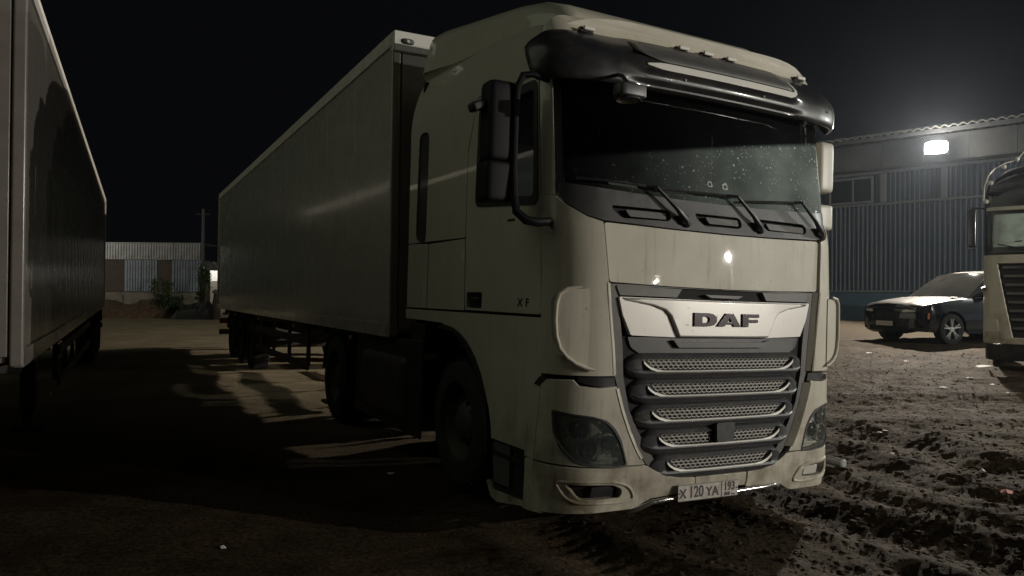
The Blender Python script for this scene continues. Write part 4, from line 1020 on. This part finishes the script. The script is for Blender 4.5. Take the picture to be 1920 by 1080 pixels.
# --- mirrors
def rbox_loft(c,dx,dy,dz,r=.3,n=28,layers=9):
    """superellipsoid shell, for mirror heads"""
    rings=[]
    for i in range(layers+1):
        ph=-math.pi/2+math.pi*i/layers; cz=math.copysign(abs(math.sin(ph))**.2,math.sin(ph)); cr=max(.02,abs(math.cos(ph))**.16)
        rings.append([(c[0]+dx*cr*math.copysign(abs(math.cos(a))**.38,math.cos(a)),c[1]+dy*cr*math.copysign(abs(math.sin(a))**.45,math.sin(a)),c[2]+dz*cz) for a in [2*math.pi*k/n for k in range(n)]])
    return MB().loft(rings,True,True)
MIRB=mat('mirror_shell',(.006,.006,.008),.6,spec=.25)
COVER=mat('pale_mirror_cover',(.55,.53,.46),.4)
for sg in (-1,1):
    if sg>0: continue
    ma=MB().tube([(sg*1.25,.16,2.865),(sg*1.36,.16,2.885),(sg*1.425,.18,2.875),(sg*1.45,.20,2.80),(sg*1.455,.21,2.6),(sg*1.455,.21,2.3),(sg*1.455,.19,2.12),(sg*1.45,.17,2.02),(sg*1.40,.13,1.965),(sg*1.33,.11,1.955),(sg*1.24,.12,1.97)],[.02,.022,.022,.022,.022,.022,.025,.028,.03,.03,.026],10).build('mirror_arm',MIRB,truck)
    h=rbox_loft((sg*1.530,.30,2.585),.100,.085,.250).build('mirror_head',MIRB,truck,0,50)
    MB().box((sg*1.535,.368,2.62),(.17,.006,.38)).build('mirror_glass',CHROME,h,.01)
    h2=rbox_loft((sg*1.535,.30,2.205),.108,.09,.125).build('wide_angle_mirror',MIRB,truck,0,50)
    MB().box((sg*1.535,.372,2.265),(.17,.006,.17)).build('mirror_glass',CHROME,h2,.01)
    MB().box((sg*1.655,.32,2.68),(.13,.10,.06),Matrix.Rotation(sg*R(22),3,'Y')).build('rain_lip',BLACKP,h,.02)
# the far side's mirrors stand folded back, only their pale backs show past the cab
h=rbox_loft((1.405,.30,2.62),.085,.07,.20).build('mirror_head',COVER,truck,0,50)
MB().box((1.405,.375,2.62),(.14,.006,.32)).build('mirror_glass',CHROME,h,.01)
h=rbox_loft((1.425,.32,2.22),.09,.07,.10).build('wide_angle_mirror',COVER,truck,0,50)
MB().tube([(1.24,.3,2.86),(1.35,.34,2.88),(1.36,.36,2.6),(1.36,.36,2.1),(1.25,.3,1.97)],.020,8).build('mirror_arm',BLACKP,truck)
# kerb mirror under the visor
km=MB().tube([(-.86,-.02,2.92),(-.93,-.18,2.86),(-.93,-.24,2.80)],.012,8).build('front_mirror_arm',BLACKP,truck)
kh=rbox_loft((-.93,-.26,2.745),.10,.055,.038).build('front_mirror',DGREY,truck,0,50)
MB().lathe([(0,.0005),(.0,.07),(-.012,.075)],(-.93,-.25,2.704),'Z',18).build('mirror_glass',CHROME,kh)
# --- interior seen through the glass
INT=mat('interior_plastic',(.05,.052,.055),.7)
MB().box((0,.62,2.06),(2.25,.62,.10)).box((.62,.55,2.13),(.62,.36,.14)).build('dashboard',INT,truck,.03)
for x in (-.62,.62):
    s_=MB().box((x,1.45,2.35),(.50,.16,.80),Matrix.Rotation(R(-8),3,'X')).box((x,1.52,2.83),(.27,.12,.20)).box((x,1.2,1.98),(.50,.5,.16)); s_.build('seat',SEAT,truck,.05,seg=3)
ring=[]
q=Matrix.Rotation(R(-58),3,'X')
for k in range(33):
    a=2*math.pi*k/32; ring.append(q@Vector((math.cos(a)*.23,math.sin(a)*.23,0))+Vector((.66,.62,2.30)))
sw=MB().tube(ring,.017,8,False); sw.tube([Vector((.66,.62,2.30))+q@Vector((-.22,0,0)),Vector((.66,.62,2.30))+q@Vector((.22,0,0))],.02,6); sw.tube([(.66,.62,2.30),(.66,.45,2.10)],.03,6); sw.build('steering_wheel',INT,truck)
MB().box((0,1.95,2.55),(2.2,.04,.9)).build('sleeper_curtain',mat('curtain_cloth',(.06,.075,.07),.95,noise=(4,(.04,.05,.045),.4,.7)),truck,.01)
rd=MB().box((.20,.26,2.53),(.010,.010,.36)); rd.build('dash_pole',WHITE if 0 else RIM,truck,.002)
MB().lathe([(0,.001),(0,.055),(-.02,.05),(-.03,.02)],(.66,.10,2.27),'Y',18).build('suction_mount',BLACKP,truck)
# --- number plate and chrome tube under the bumper
pm=MB().box((0,0,0),(.512,.006,.108)).build('number_plate',PLATE,truck,.002)
pp0=cmap(-.135,.262,.045); pm.location=pp0; pm.rotation_euler=(0,0,0)
MB().box((.112,-.0045,0),(.003,.002,.104)).box((0,-.0045,.051),(.506,.002,.003)).box((0,-.0045,-.051),(.506,.002,.003)).build('plate_border',INK,pm)
def text_part(txt,size,x,z,parent,m,sxk=1,y=-.0042,depth=.0006,name='plate_text'):
    cu=bpy.data.curves.new(name,'FONT'); cu.body=txt; cu.size=size; cu.extrude=depth; cu.align_x='CENTER'; cu.align_y='CENTER'; cu.offset=.0020
    to=bpy.data.objects.new('tmp',cu); COL.objects.link(to); bpy.context.view_layer.update()
    me=bpy.data.meshes.new_from_object(to.evaluated_get(bpy.context.evaluated_depsgraph_get())); bpy.data.objects.remove(to)
    me.materials.clear(); me.materials.append(m); o=bpy.data.objects.new(name,me); COL.objects.link(o); o.parent=parent
    o.rotation_euler=(R(90),0,0); o.location=(x,y,z); o.scale=(sxk,1,1); return o
text_part('X',.080,-.217,-.006,pm,INK,1.0); text_part('120',.104,-.106,.000,pm,INK,.80)
text_part('YA',.084,.032,-.008,pm,INK,1.0); text_part('193',.078,.180,.014,pm,INK,.86); text_part('RUS',.026,.160,-.034,pm,INK,1)
MB().box((.215,-.0042,-.030),(.030,.001,.006)).build('flag_white',WHITE,pm); MB().box((.215,-.0042,-.036),(.030,.001,.006)).build('flag_blue',mat('flag_blue',(.03,.06,.25),.6),pm); MB().box((.215,-.0042,-.042),(.030,.001,.006)).build('flag_red',mat('flag_red',(.3,.03,.03),.6),pm)
for x in (-.243,.243): MB().lathe([(0,.006),(-.003,.005),(-.0035,0)],(x,-.003,0),'Y',8).build('plate_bolt',STEEL,pm)
MB().tube([cmap(-.70,.150,-.03),cmap(-.64,.180,.01),cmap(-.56,.214,.02),cmap(-.45,.224,.022),cmap(0,.222,.024),cmap(.40,.232,.022),cmap(.50,.238,.02),cmap(.555,.222,.012),cmap(.580,.185,-.02)],.017,10).build('chrome_under_tube',CHROME,truck,0,60)
P('lower_valance',[(-.54,.17),(.54,.17),(.54,.262),(-.54,.262)],CORE,off=-.16,th=.02,bev=0)
# door lettering
for ch,x0 in (('X',.30),('F',.40)):
    cu=text_part(ch,.075,0,0,truck,DGREY,1.3,name='door_letter'); cu.rotation_euler=(R(90),0,R(-90)); cu.location=(-1.249,.46-(x0-.30),1.455)
# --- chassis, wheels and tanks
for sx in (1,-1):
    MB().box((sx*.42,3.4,.88),(.09,6.4,.28)).build('chassis_beam',STEEL,truck,.01)
    wheel(truck,(sx*1.06,1.52,.50),flip=sx>0)
    wheel(truck,(sx*1.09,5.15,.50),flip=sx>0); wheel(truck,(sx*.76,5.15,.50),flip=sx>0)
    MB().box((sx*1.02,3.30,.62),(.52,1.35,.62)).build('fuel_tank',STEEL,truck,.09,seg=4)
    MB().box((sx*1.215,3.28,.66),(.03,2.0,.86)).build('side_skirt',BLACKP,truck,.02)
    MB().box((sx*1.20,2.46,1.10),(.03,.34,.30)).build('side_skirt',BLACKP,truck,.02)
    for yy in (1.52,5.15):
        g_=MB();r0=[];r1=[]
        for k in range(13):
            an=math.pi*(.02+.96*k/12); r0.append((sx*1.225,yy-math.cos(an)*(.66),.50+math.sin(an)*.62)); r1.append((sx*.80,yy-math.cos(an)*.66,.50+math.sin(an)*.62))
        g_.loft([r0,r1],False,False); g_.build('mudguard',BLACKP,truck)
MB().tube([(-1,1.52,.5),(1,1.52,.5)],.07,10).build('axle',STEEL,truck); MB().tube([(-1,5.15,.5),(1,5.15,.5)],.10,10).build('axle',STEEL,truck)
MB().box((0,5.0,1.06),(.9,.9,.06)).build('fifth_wheel',STEEL,truck,.02)
for yy in (2.75,): MB().tube([(.3,yy,1.5),(.32,yy+.12,1.9),(.3,yy+.2,1.7)],.018,8).tube([(-.3,yy,1.5),(-.28,yy+.12,1.9),(-.3,yy+.2,1.7)],.018,8).build('air_hoses',BLACKP,truck)
# papers on the dash, pressed against the glass foot
inv=TROT.to_4x4(); inv.translation=Vector((TO[0],TO[1],0))
for i,(xa,xb,za,zb_,lab) in enumerate(((-.86,-.66,2.215,2.262,'white paper lying behind the left wiper blade on the dashboard'),(-.44,-.20,2.208,2.232,'long thin white paper behind the glass left of the middle wiper'),(.56,.72,2.208,2.245,'small white paper behind the glass beside the right-hand wiper'))):
    pts=[cmap(xa,za,-.035),cmap(xb,za-.002,-.035),cmap(xb+.01,zb_-.012,-.06),cmap((xa+xb)/2,zb_,-.065),cmap(xa-.02,zb_-.01,-.06)]
    me=bpy.data.meshes.new('paper_sheet'); me.from_pydata([tuple(inv@p) for p in pts],[],[(0,1,2,3,4)]); me.update()
    o=finish('paper_sheet',me,PAPER,None,0,0); so=o.modifiers.new('thickness','SOLIDIFY'); so.thickness=.002; tag(o,lab,'paper')

# ================================================================== DARK SUV
CARP=mat('black_car_paint',(.008,.009,.011),.10,coat=.5,coatr=.03,noise=(3,(.016,.015,.014),.5,.8))
CARG=mat('dark_car_glass',(.018,.019,.019),.05,noise=(2.5,(.036,.034,.031),.35,.8))
CARH=mat('lit_black_top',(.022,.021,.020),.34,coat=.5,coatr=.12,noise=(3,(.05,.046,.04),.4,.8,.42))  # car paint made paler where the floodlight brightens hood and roof
CZ=.46
car=thing('parked_suv','black SUV parked by the warehouse wall, angled to the left, hood catching the floodlight','car',(9.10,18.15,CZ),Matrix.Rotation(R(-72.9),3,'Z'))
def chw(y,z):
    w_=.985-.20*max(0,(.55-y)/.55)**2.2-.12*max(0,(y-4.3)/.6)**2
    if z<1.06: w_-=.05*abs((z-.62)/.44)**2.2
    else: w_-=.05+(z-1.06)*.34
    return w_
def csm(sg): return lambda y,z,off=0: Vector((sg*(chw(y,z)+off),y,z))
def csm_(sg):
    if sg>0: return lambda a,z,off=0: csm(1)(a,z,off)
    return lambda a,z,off=0: csm(-1)(-a,z,off)
def archp(c,r,n=9,z=.36): return [(c-r*math.cos(math.pi*k/n),z+r*math.sin(math.pi*k/n)) for k in range(n+1)]
beltl=[(.03,.78),(.10,.88),(.35,.95),(.8,1.015),(1.45,1.075),(2.2,1.10),(3.4,1.14),(4.4,1.16),(4.78,1.08),(4.86,.9),(4.86,.5)]
body=[(.03,.34),(.45,.27)]+archp(.92,.42)+[(1.4,.25),(3.35,.25)]+archp(3.83,.42)+[(4.3,.28),(4.84,.36)]+beltl[::-1]
for sg in (1,-1):
    m_=lambda pl: [(sg*a,z) for a,z in pl]
    panel('body_side',m_(body),CARP,car,csm_(sg),off=0,th=.03,bev=.008,grid=.12)
    gh=[(1.45,1.075),(2.26,1.665),(2.7,1.715),(3.3,1.705),(4.1,1.52),(4.72,1.14),(3.4,1.14),(2.2,1.10)]
    panel('roof_pillars',m_(gh),CARP,car,csm_(sg),off=0,th=.02,bev=.004,grid=.15)
    for wn in ([(1.72,1.135),(2.38,1.61),(2.72,1.65),(2.72,1.15)],[(2.80,1.155),(2.80,1.655),(3.25,1.645),(3.95,1.48),(4.25,1.26),(3.8,1.18)]):
        panel('side_window',m_(wn),CARG,car,csm_(sg),off=.006,th=.01,bev=.002,grid=.2)
    tp=MB().tube([csm_(sg)(sg*y,z,.012) for y,z in ((1.62,1.10),(2.2,1.12),(3.4,1.16),(4.3,1.20))],.007,6).build('window_trim',CHROME,car)
    mr_=rbox_loft((sg*1.09,1.92,1.17),.13,.07,.085).build('door_mirror',CARP,car,0,50)
    MB().box((sg*.98,1.93,1.12),(.12,.05,.03)).build('mirror_foot',CARP,mr_)
    for y in (2.0,3.0): MB().box((sg*1.0,y+.45,.96),(.03,.16,.025)).build('door_handle',CARP,car,.006)
    for c_ in (.92,3.83):
        hb=[]; 
        wl=MB(); r_=.365
        wl.lathe([(-.11,.24),(-.125,.30),(-.10,.355),(-.04,r_),(.06,r_),(.11,.34),(.12,.26)],(sg*.86,c_,r_-.01),'X',30)
        if sg>0: wl.v=[(2*sg*.86-v[0],v[1],v[2]) for v in wl.v]
        wo_=wl.build('wheel',RUBBER,car,0,40)
        rm=MB(); X0=sg*.965
        rm.lathe([(0,.262),(sg*.008,.255),(-sg*.06,.245)],(X0,c_,r_-.01),'X',30)
        for k in range(5):
            for d in (-.16,.16):
                a=2*math.pi*k/5+.35; p0=Vector((X0-sg*.012,c_+.05*math.cos(a),r_-.01+.05*math.sin(a))); p1=Vector((X0,c_+.25*math.cos(a+d),r_-.01+.25*math.sin(a+d)))
                rm.tube([p0,p1],[.020,.017],6)
        rm.lathe([(-sg*.02,.07),(sg*.004,.06),(sg*.008,0)],(X0,c_,r_-.01),'X',16)
        rm.build('alloy_rim',SILVER,wo_); 
        dk=MB().lathe([(-sg*.045,.25),(-sg*.046,0)],(X0,c_,r_-.01),'X',20); dk.build('brake_disc',CORE,wo_)
def topgrid(name,ys,ze,hwf,crown,m,ny=10,nx=15):
    rows=[]
    for k in range(ny+1):
        y=ys[0]+(ys[1]-ys[0])*k/ny; z=ze(y); h_=hwf(y,z)
        rows.append([(h_*(-1+2*j/nx), y-(.10*(1-((-1+2*j/nx))**2) if name in('hood','windscreen') else 0)*(1 if name=='windscreen' else (1-k/ny)), z+crown*(1-abs(-1+2*j/nx)**2.6)+(hood_crease(j/nx,k/ny) if name=='hood' else 0)) for j in range(nx+1)])
    return MB().loft(rows,False,False).build(name,m,car,0,50)
def hood_crease(u,v):
    a=abs(u-.5)*2; return .018*math.exp(-((a-.62)/.10)**2)*min(1,4*v*(1.1-v))
belt=lambda y: lerp(y,beltl[:-2])
topgrid('hood',(.03,1.47),belt,lambda y,z:chw(y,z)+.0,.055,CARH,14,30)
ws=lambda y: lerp(y,[(1.42,1.07),(2.28,1.665)])
topgrid('windscreen',(1.42,2.30),ws,lambda y,z:chw(y,z)-.005,.03,CARG,8,16)
rf=lambda y: lerp(y,[(2.26,1.663),(2.7,1.715),(3.3,1.705),(4.1,1.52),(4.74,1.14)])
topgrid('roof',(2.28,4.1),rf,lambda y,z:chw(y,z),.05,CARH,12,16)
topgrid('rear_window',(4.1,4.74),rf,lambda y,z:chw(y,z),.05,CARG,6,16)
def ff(x,z,off=0):
    return Vector((x,-.09+.12*(x/.79)**2-off+.10*max(0,(z-.62)/.26)**2*.5+(.06*(.45-z)/.2 if z<.45 else 0),z))
gr1=roundpoly([(-.36,.52),(.36,.52),(.42,.76),(-.42,.76)],.04,3); gr2=roundpoly([(-.62,.30),(.62,.30),(.55,.42),(-.55,.42)],.03,3)
fa=panel('front_bumper',[(-.79,.30),(-.5,.24),(.5,.24),(.79,.30),(.785,.86),(.4,.93),(0,.95),(-.4,.93),(-.785,.86)],CARP,car,ff,holes=[gr1,gr2],off=0,th=.03,bev=.008,grid=.1)
panel('grille_back',[(-.66,.27),(.66,.27),(.66,.80),(-.66,.80)],CORE,car,ff,off=-.05,th=.01,bev=0,grid=.15)
for k in range(13): MB().box(ff(-.36+.06*k,.64,-.02),(.010,.02,.24)).build('grille_slat',DGREY,car)
for sg in (1,-1):
    panel('headlight',[(sg*a,z) for a,z in roundpoly([(.46,.74),(.775,.76),(.775,.84),(.46,.80)],.015,3)],LENS,car,ff,off=.008,th=.02,bev=.004,grid=.1)
    panel('air_intake',[(sg*a,z) for a,z in roundpoly([(.60,.36),(.76,.38),(.76,.62),(.66,.60)],.02,3)],GREYP,car,ff,off=.006,th=.02,bev=.004,grid=.1)
    MB().box((sg*.95,.12+.12,.66),(.02,.05,.14)).build('side_reflector',AMBER,car,.004)
MB().box(ff(-.0,.47,.03)+Vector((0,0,0)),(.52,.012,.112)).build('number_plate',PLATE,car,.004)
MB().box((0,2.4,.42),(1.72,4.3,.26)).box((0,2.8,.85),(1.6,3.4,.5)).build('floor_pan',CORE,car,.02)
MB().box((0,4.86,.72),(1.5,.04,.66)).build('tailgate',CARP,car,.02)

# ================================================================== SECOND TRACTOR AT THE RIGHT EDGE
BPAINT=mat('black_cab_paint',(.016,.016,.019),.3,coat=.6,noise=(3,(.06,.055,.05),.5,.8,.5))
TEALG=glass_mat('teal_reflection_glass',1.0,0,(.5,.6,.6))  # full pale film paints a bright teal reflection into the glass
T3=thing('truck_tractor','black and beige tractor unit cut off by the right edge, beside the SUV','truck',(9.58,12.95,.33),Matrix.Rotation(R(-36),3,'Z'))
def Q(name,outline,m,**k): return P(name,outline,m,parent=T3,**k)
def sym(half):  # half outline bottom->top for x>0
    h=F2(half) if True else half
    return [(-a,z) for a,z in h[::-1]]+h
Q('lower_front_panel',[(sx_(-1.2),.40),(sx_(1.2),.40),(sy(.3),.40),(sy(.3),1.98),(sx_(1.2),2.0),(sx_(-1.2),2.0),(-sy(.3),1.98),(-sy(.3),.40)],PAINT,holes=[[(sx_(-.78),.52),(sx_(.78),.52),(sx_(1.02),1.84),(sx_(-1.02),1.84)]],off=0,th=.05,bev=.012,grid=.12)
Q('lower_skirt',[(-sy(.3),.10),(sy(.3),.10),(sy(.3),.395),(-sy(.3),.395)],BLACKP,off=-.03,th=.03,bev=.008,grid=.3)
gq=Q('grille',[(sx_(-.82),.48),(sx_(.82),.48),(sx_(1.08),1.88),(sx_(-1.08),1.88)],CORE,off=-.05,th=.01,bev=0,grid=.2)
for k in range(8):
    z=.66+k*.155; a=.80+.02*k
    Q('grille_bar',[(sx_(-a),z),(sx_(a),z),(sx_(a),z+.05),(sx_(-a),z+.05)],BPAINT,off=-.012,th=.03,bev=.004,grid=.2)
for sg in (1,-1):
    h=Q('headlight',mir(roundpoly([(sx_(.98),.62),(sx_(1.2),.62),(sx_(1.2),.86),(sx_(1.02),.84)],.03,3),sg),LENS,off=.01,th=.03,bev=.006)
    MB().tube([cmap(sg*1.25,1.36,.02),cmap(sg*1.25,1.42,.05)],.05,10).build('corner_lamp',CHROME,T3,.01)
Q('cab_front',[(-sy(.3),2.01),(-sx_(1.2),2.02),(sx_(1.2),2.02),(sy(.3),2.01),(sy(.3),3.35),(-sy(.3),3.35)],BPAINT,holes=[F2([(-1.1,2.14),(1.1,2.14),(1.08,2.74),(-1.08,2.74)])],off=0,th=.04,bev=.01,grid=.12)
Q('windscreen',F2([(-1.12,2.12),(1.12,2.12),(1.10,2.76),(-1.10,2.76)]),TEALG,off=-.02,th=.005,bev=0,grid=.12)
for x in (-.65,.25,): 
    a=cmap(x,2.10,.03); b=cmap(x-.36,2.19,.02); MB().tube([a,b],.012,6).tube([cmap(x-.75,2.17,.015),cmap(x+.0,2.24,.015)],.012,6).build('wiper',BLACKP,T3)
Q('sun_visor_band',F2([(-1.15,2.80),(1.15,2.80),(1.15,2.87),(-1.15,2.87)]),PAINT,off=.07,th=.07,bev=.01,grid=.15)
Q('scuttle_line',F2([(-1.15,2.035),(1.15,2.035),(1.15,2.06),(-1.15,2.06)]),DGREY,off=.012,th=.02,bev=.004,grid=.2)
for sg in (1,-1):
    Q('cab_side',mir([(sy(.31),.42),(sy(.6),.42),(sy(.75),1.1),(sy(2.3),1.1),(sy(2.3),3.35),(sy(.31),3.35)],sg),BPAINT,off=0,th=.03,bev=.01,grid=.2)
    panel('side_window',mir([(sy(.45),2.05),(sy(1.2),2.05),(sy(1.15),2.75),(sy(.55),2.75)],sg),CARG,T3,cmap,off=.006,th=.01,bev=.003,grid=.2)
    mh=rbox_loft((sg*1.42,.12,2.50),.075,.10,.36).build('mirror_head',BPAINT,T3,0,50)
    MB().tube([(sg*1.22,.15,2.86),(sg*1.42,.12,2.88),(sg*1.42,.12,2.8)],.02,8).build('mirror_arm',BLACKP,T3)
    MB().box((sg*1.42,.23,2.5),(.12,.006,.6)).build('mirror_glass',CHROME,mh,.01)
    wheel(T3,(sg*1.04,1.5,.50),flip=sg>0)
rg=[]
for y,z,hw in ((.14,3.30,1.16),(.20,3.42,1.13),(.34,3.54,1.08),(.55,3.64,1.02),(.9,3.74,.97),(1.4,3.80,.95),(2.3,3.84,.95)):
    rg.append([(-hw-.04,y,3.15)]+[(hw*math.cos(math.pi-math.pi*k/14),y,z-.22+.22*math.sin(math.pi*k/14)**.6) for k in range(15)]+[(hw+.04,y,3.15)])
ro=MB().loft(rg,True,True).build('roof_fairing',BPAINT,T3,0,40)
MB().tube([(-.74,.42,3.72),(-.70,.45,3.82),(-.52,.5,4.05),(-.38,.55,4.22)],[.010,.009,.008,.007],6).lathe([(0,.035),(.05,.03),(.07,.0)],(-.74,.42,3.74),'Z',10).build('antenna',WHITE,T3)
MB().tube([(-1.24,.12,3.00),(-1.23,.13,3.26),(-1.17,.17,3.46),(-1.07,.25,3.60),(-.92,.36,3.70),(-.74,.44,3.76)],.011,8).build('roof_rim_glint',WHITE,T3)  # white tube put in for the bright rim light along the roof edge
for p_ in ((-1.13,.10,3.32),(-.94,.26,3.62),(-1.20,.06,2.98)): MB().lathe([(.02,.03),(0,.045),(-.04,.03),(-.05,0)],p_,'Y',12).build('spot_lamp',LENS,T3)
MB().box((0,1.5,.85),(.9,2.6,.4)).build('chassis_beam',STEEL,T3,.02)
MB().box((0,1.7,2.1),(2.3,.05,2.2)).build('rear_wall',CORE,T3)
MB().box((0,.9,2.0),(2.2,1.2,.06)).build('dashboard',INT,T3,.02)
MB().box((.75,2.7,.9),(.8,1.0,.8)).build('fuel_tank',STEEL,T3,.06)

# ================================================================== LITTER
LITM=mat('litter_white',(.72,.72,.70),.7); PINK=mat('pink_wrapper',(.60,.26,.26),.6)
def scrap(x,y,s,m,lab,cat,name,group=None,flat=.35):
    rg_=random.Random(int(x*991+y*77)); n=7; mb=MB(); r0=[];r1=[]
    z=float(hgt(np.array(x),np.array(y)))+.004
    ctr=(x,y,z+s*flat)
    for k in range(n):
        a=2*math.pi*k/n; r_=s*(.7+.6*rg_.random()); r0.append((x+math.cos(a)*r_,y+math.sin(a)*r_*.7,z+rg_.random()*s*flat*.8))
    mb.add(r0+[ctr],[(k,(k+1)%n,n) for k in range(n)])
    o=mb.build(name,m,None,0,0); so=o.modifiers.new('thickness','SOLIDIFY'); so.thickness=.002
    tag(o,lab,cat,group)
def gp(px,py,z=0):    # rough yard position of a spot on the ground
    return ((px-960)/1408*(1.54-z)*1408/(py-556), (1.54-z)*1408/(py-556))
scrap(*gp(1887,916),.05,PINK,'crumpled pink wrapper lying on the mud near the right edge','wrapper','crumpled_wrapper',None,.9)
for i,(px,py,s,z) in enumerate(((1845,692,.13,.2),(1768,728,.06,.12),(1860,717,.05,.15),(1820,713,.06,.15),(1700,678,.05,.25),(1660,790,.04,.1),(1651,791,.03,.1),(1813,750,.035,.1),(1631,664,.06,.3),(1672,842,.03,.03),(1748,697,.04,.2),(1890,740,.03,.1))):
    x,y=gp(px,py,z); scrap(x,y,s,LITM,'scrap of white litter trodden into the mud right of the big truck','litter','litter_scrap','white litter scraps on the mud')
scrap(*gp(1843,868),.028,LITM,'small upright pale scrap stuck in mud between truck and pink wrapper','litter','upright_scrap',None,2.2)
scrap(*gp(737,888),.035,LITM,'pale scrap on the dark ground beside the front wheel','litter','litter_scrap')
scrap(*gp(424,1038),.020,LITM,'small pale pebble on the dark ground at the bottom left','pebble','pale_pebble',None,.9)
# crushed clear bottle lying end-on behind the bumper corner
bx,by=2.98,6.90; bz=float(hgt(np.array(bx),np.array(by)))+.05
bt=thing('plastic_bottle','crushed clear plastic bottle lying at the bumper corner','bottle',(bx,by,bz),Matrix.Rotation(R(25),3,'Z'))
MB().lathe([(-.10,.0),(-.10,.028),(-.09,.042),(-.05,.038),(-.02,.044),(.04,.038),(.09,.042),(.13,.022),(.16,.013)],(0,0,0),'Y',14).build('bottle_body',mat('clear_plastic',(.40,.42,.42),.12,coat=.5),bt)
MB().lathe([(.16,.016),(.18,.016),(.18,0)],(0,0,0),'Y',12).build('bottle_cap',WHITE,bt)

# ================================================================== NIGHT HAZE
hz=MB().box((0,30,2.0),(150,100,14.6)).build('haze',None,None,0,0); hz['kind']='stuff'; hz['label']='thin night haze hanging over the whole yard'; hz['category']='haze'
hm=bpy.data.materials.new('haze'); hm.use_nodes=True; nn=hm.node_tree; nn.nodes.clear()
ho=nn.nodes.new('ShaderNodeOutputMaterial'); pv=nn.nodes.new('ShaderNodeVolumePrincipled'); pv.inputs['Density'].default_value=.00017; pv.inputs['Color'].default_value=(.70,.82,1,1); pv.inputs['Anisotropy'].default_value=.82
nn.links.new(pv.outputs[0],ho.inputs['Volume']); hz.data.materials.append(hm)
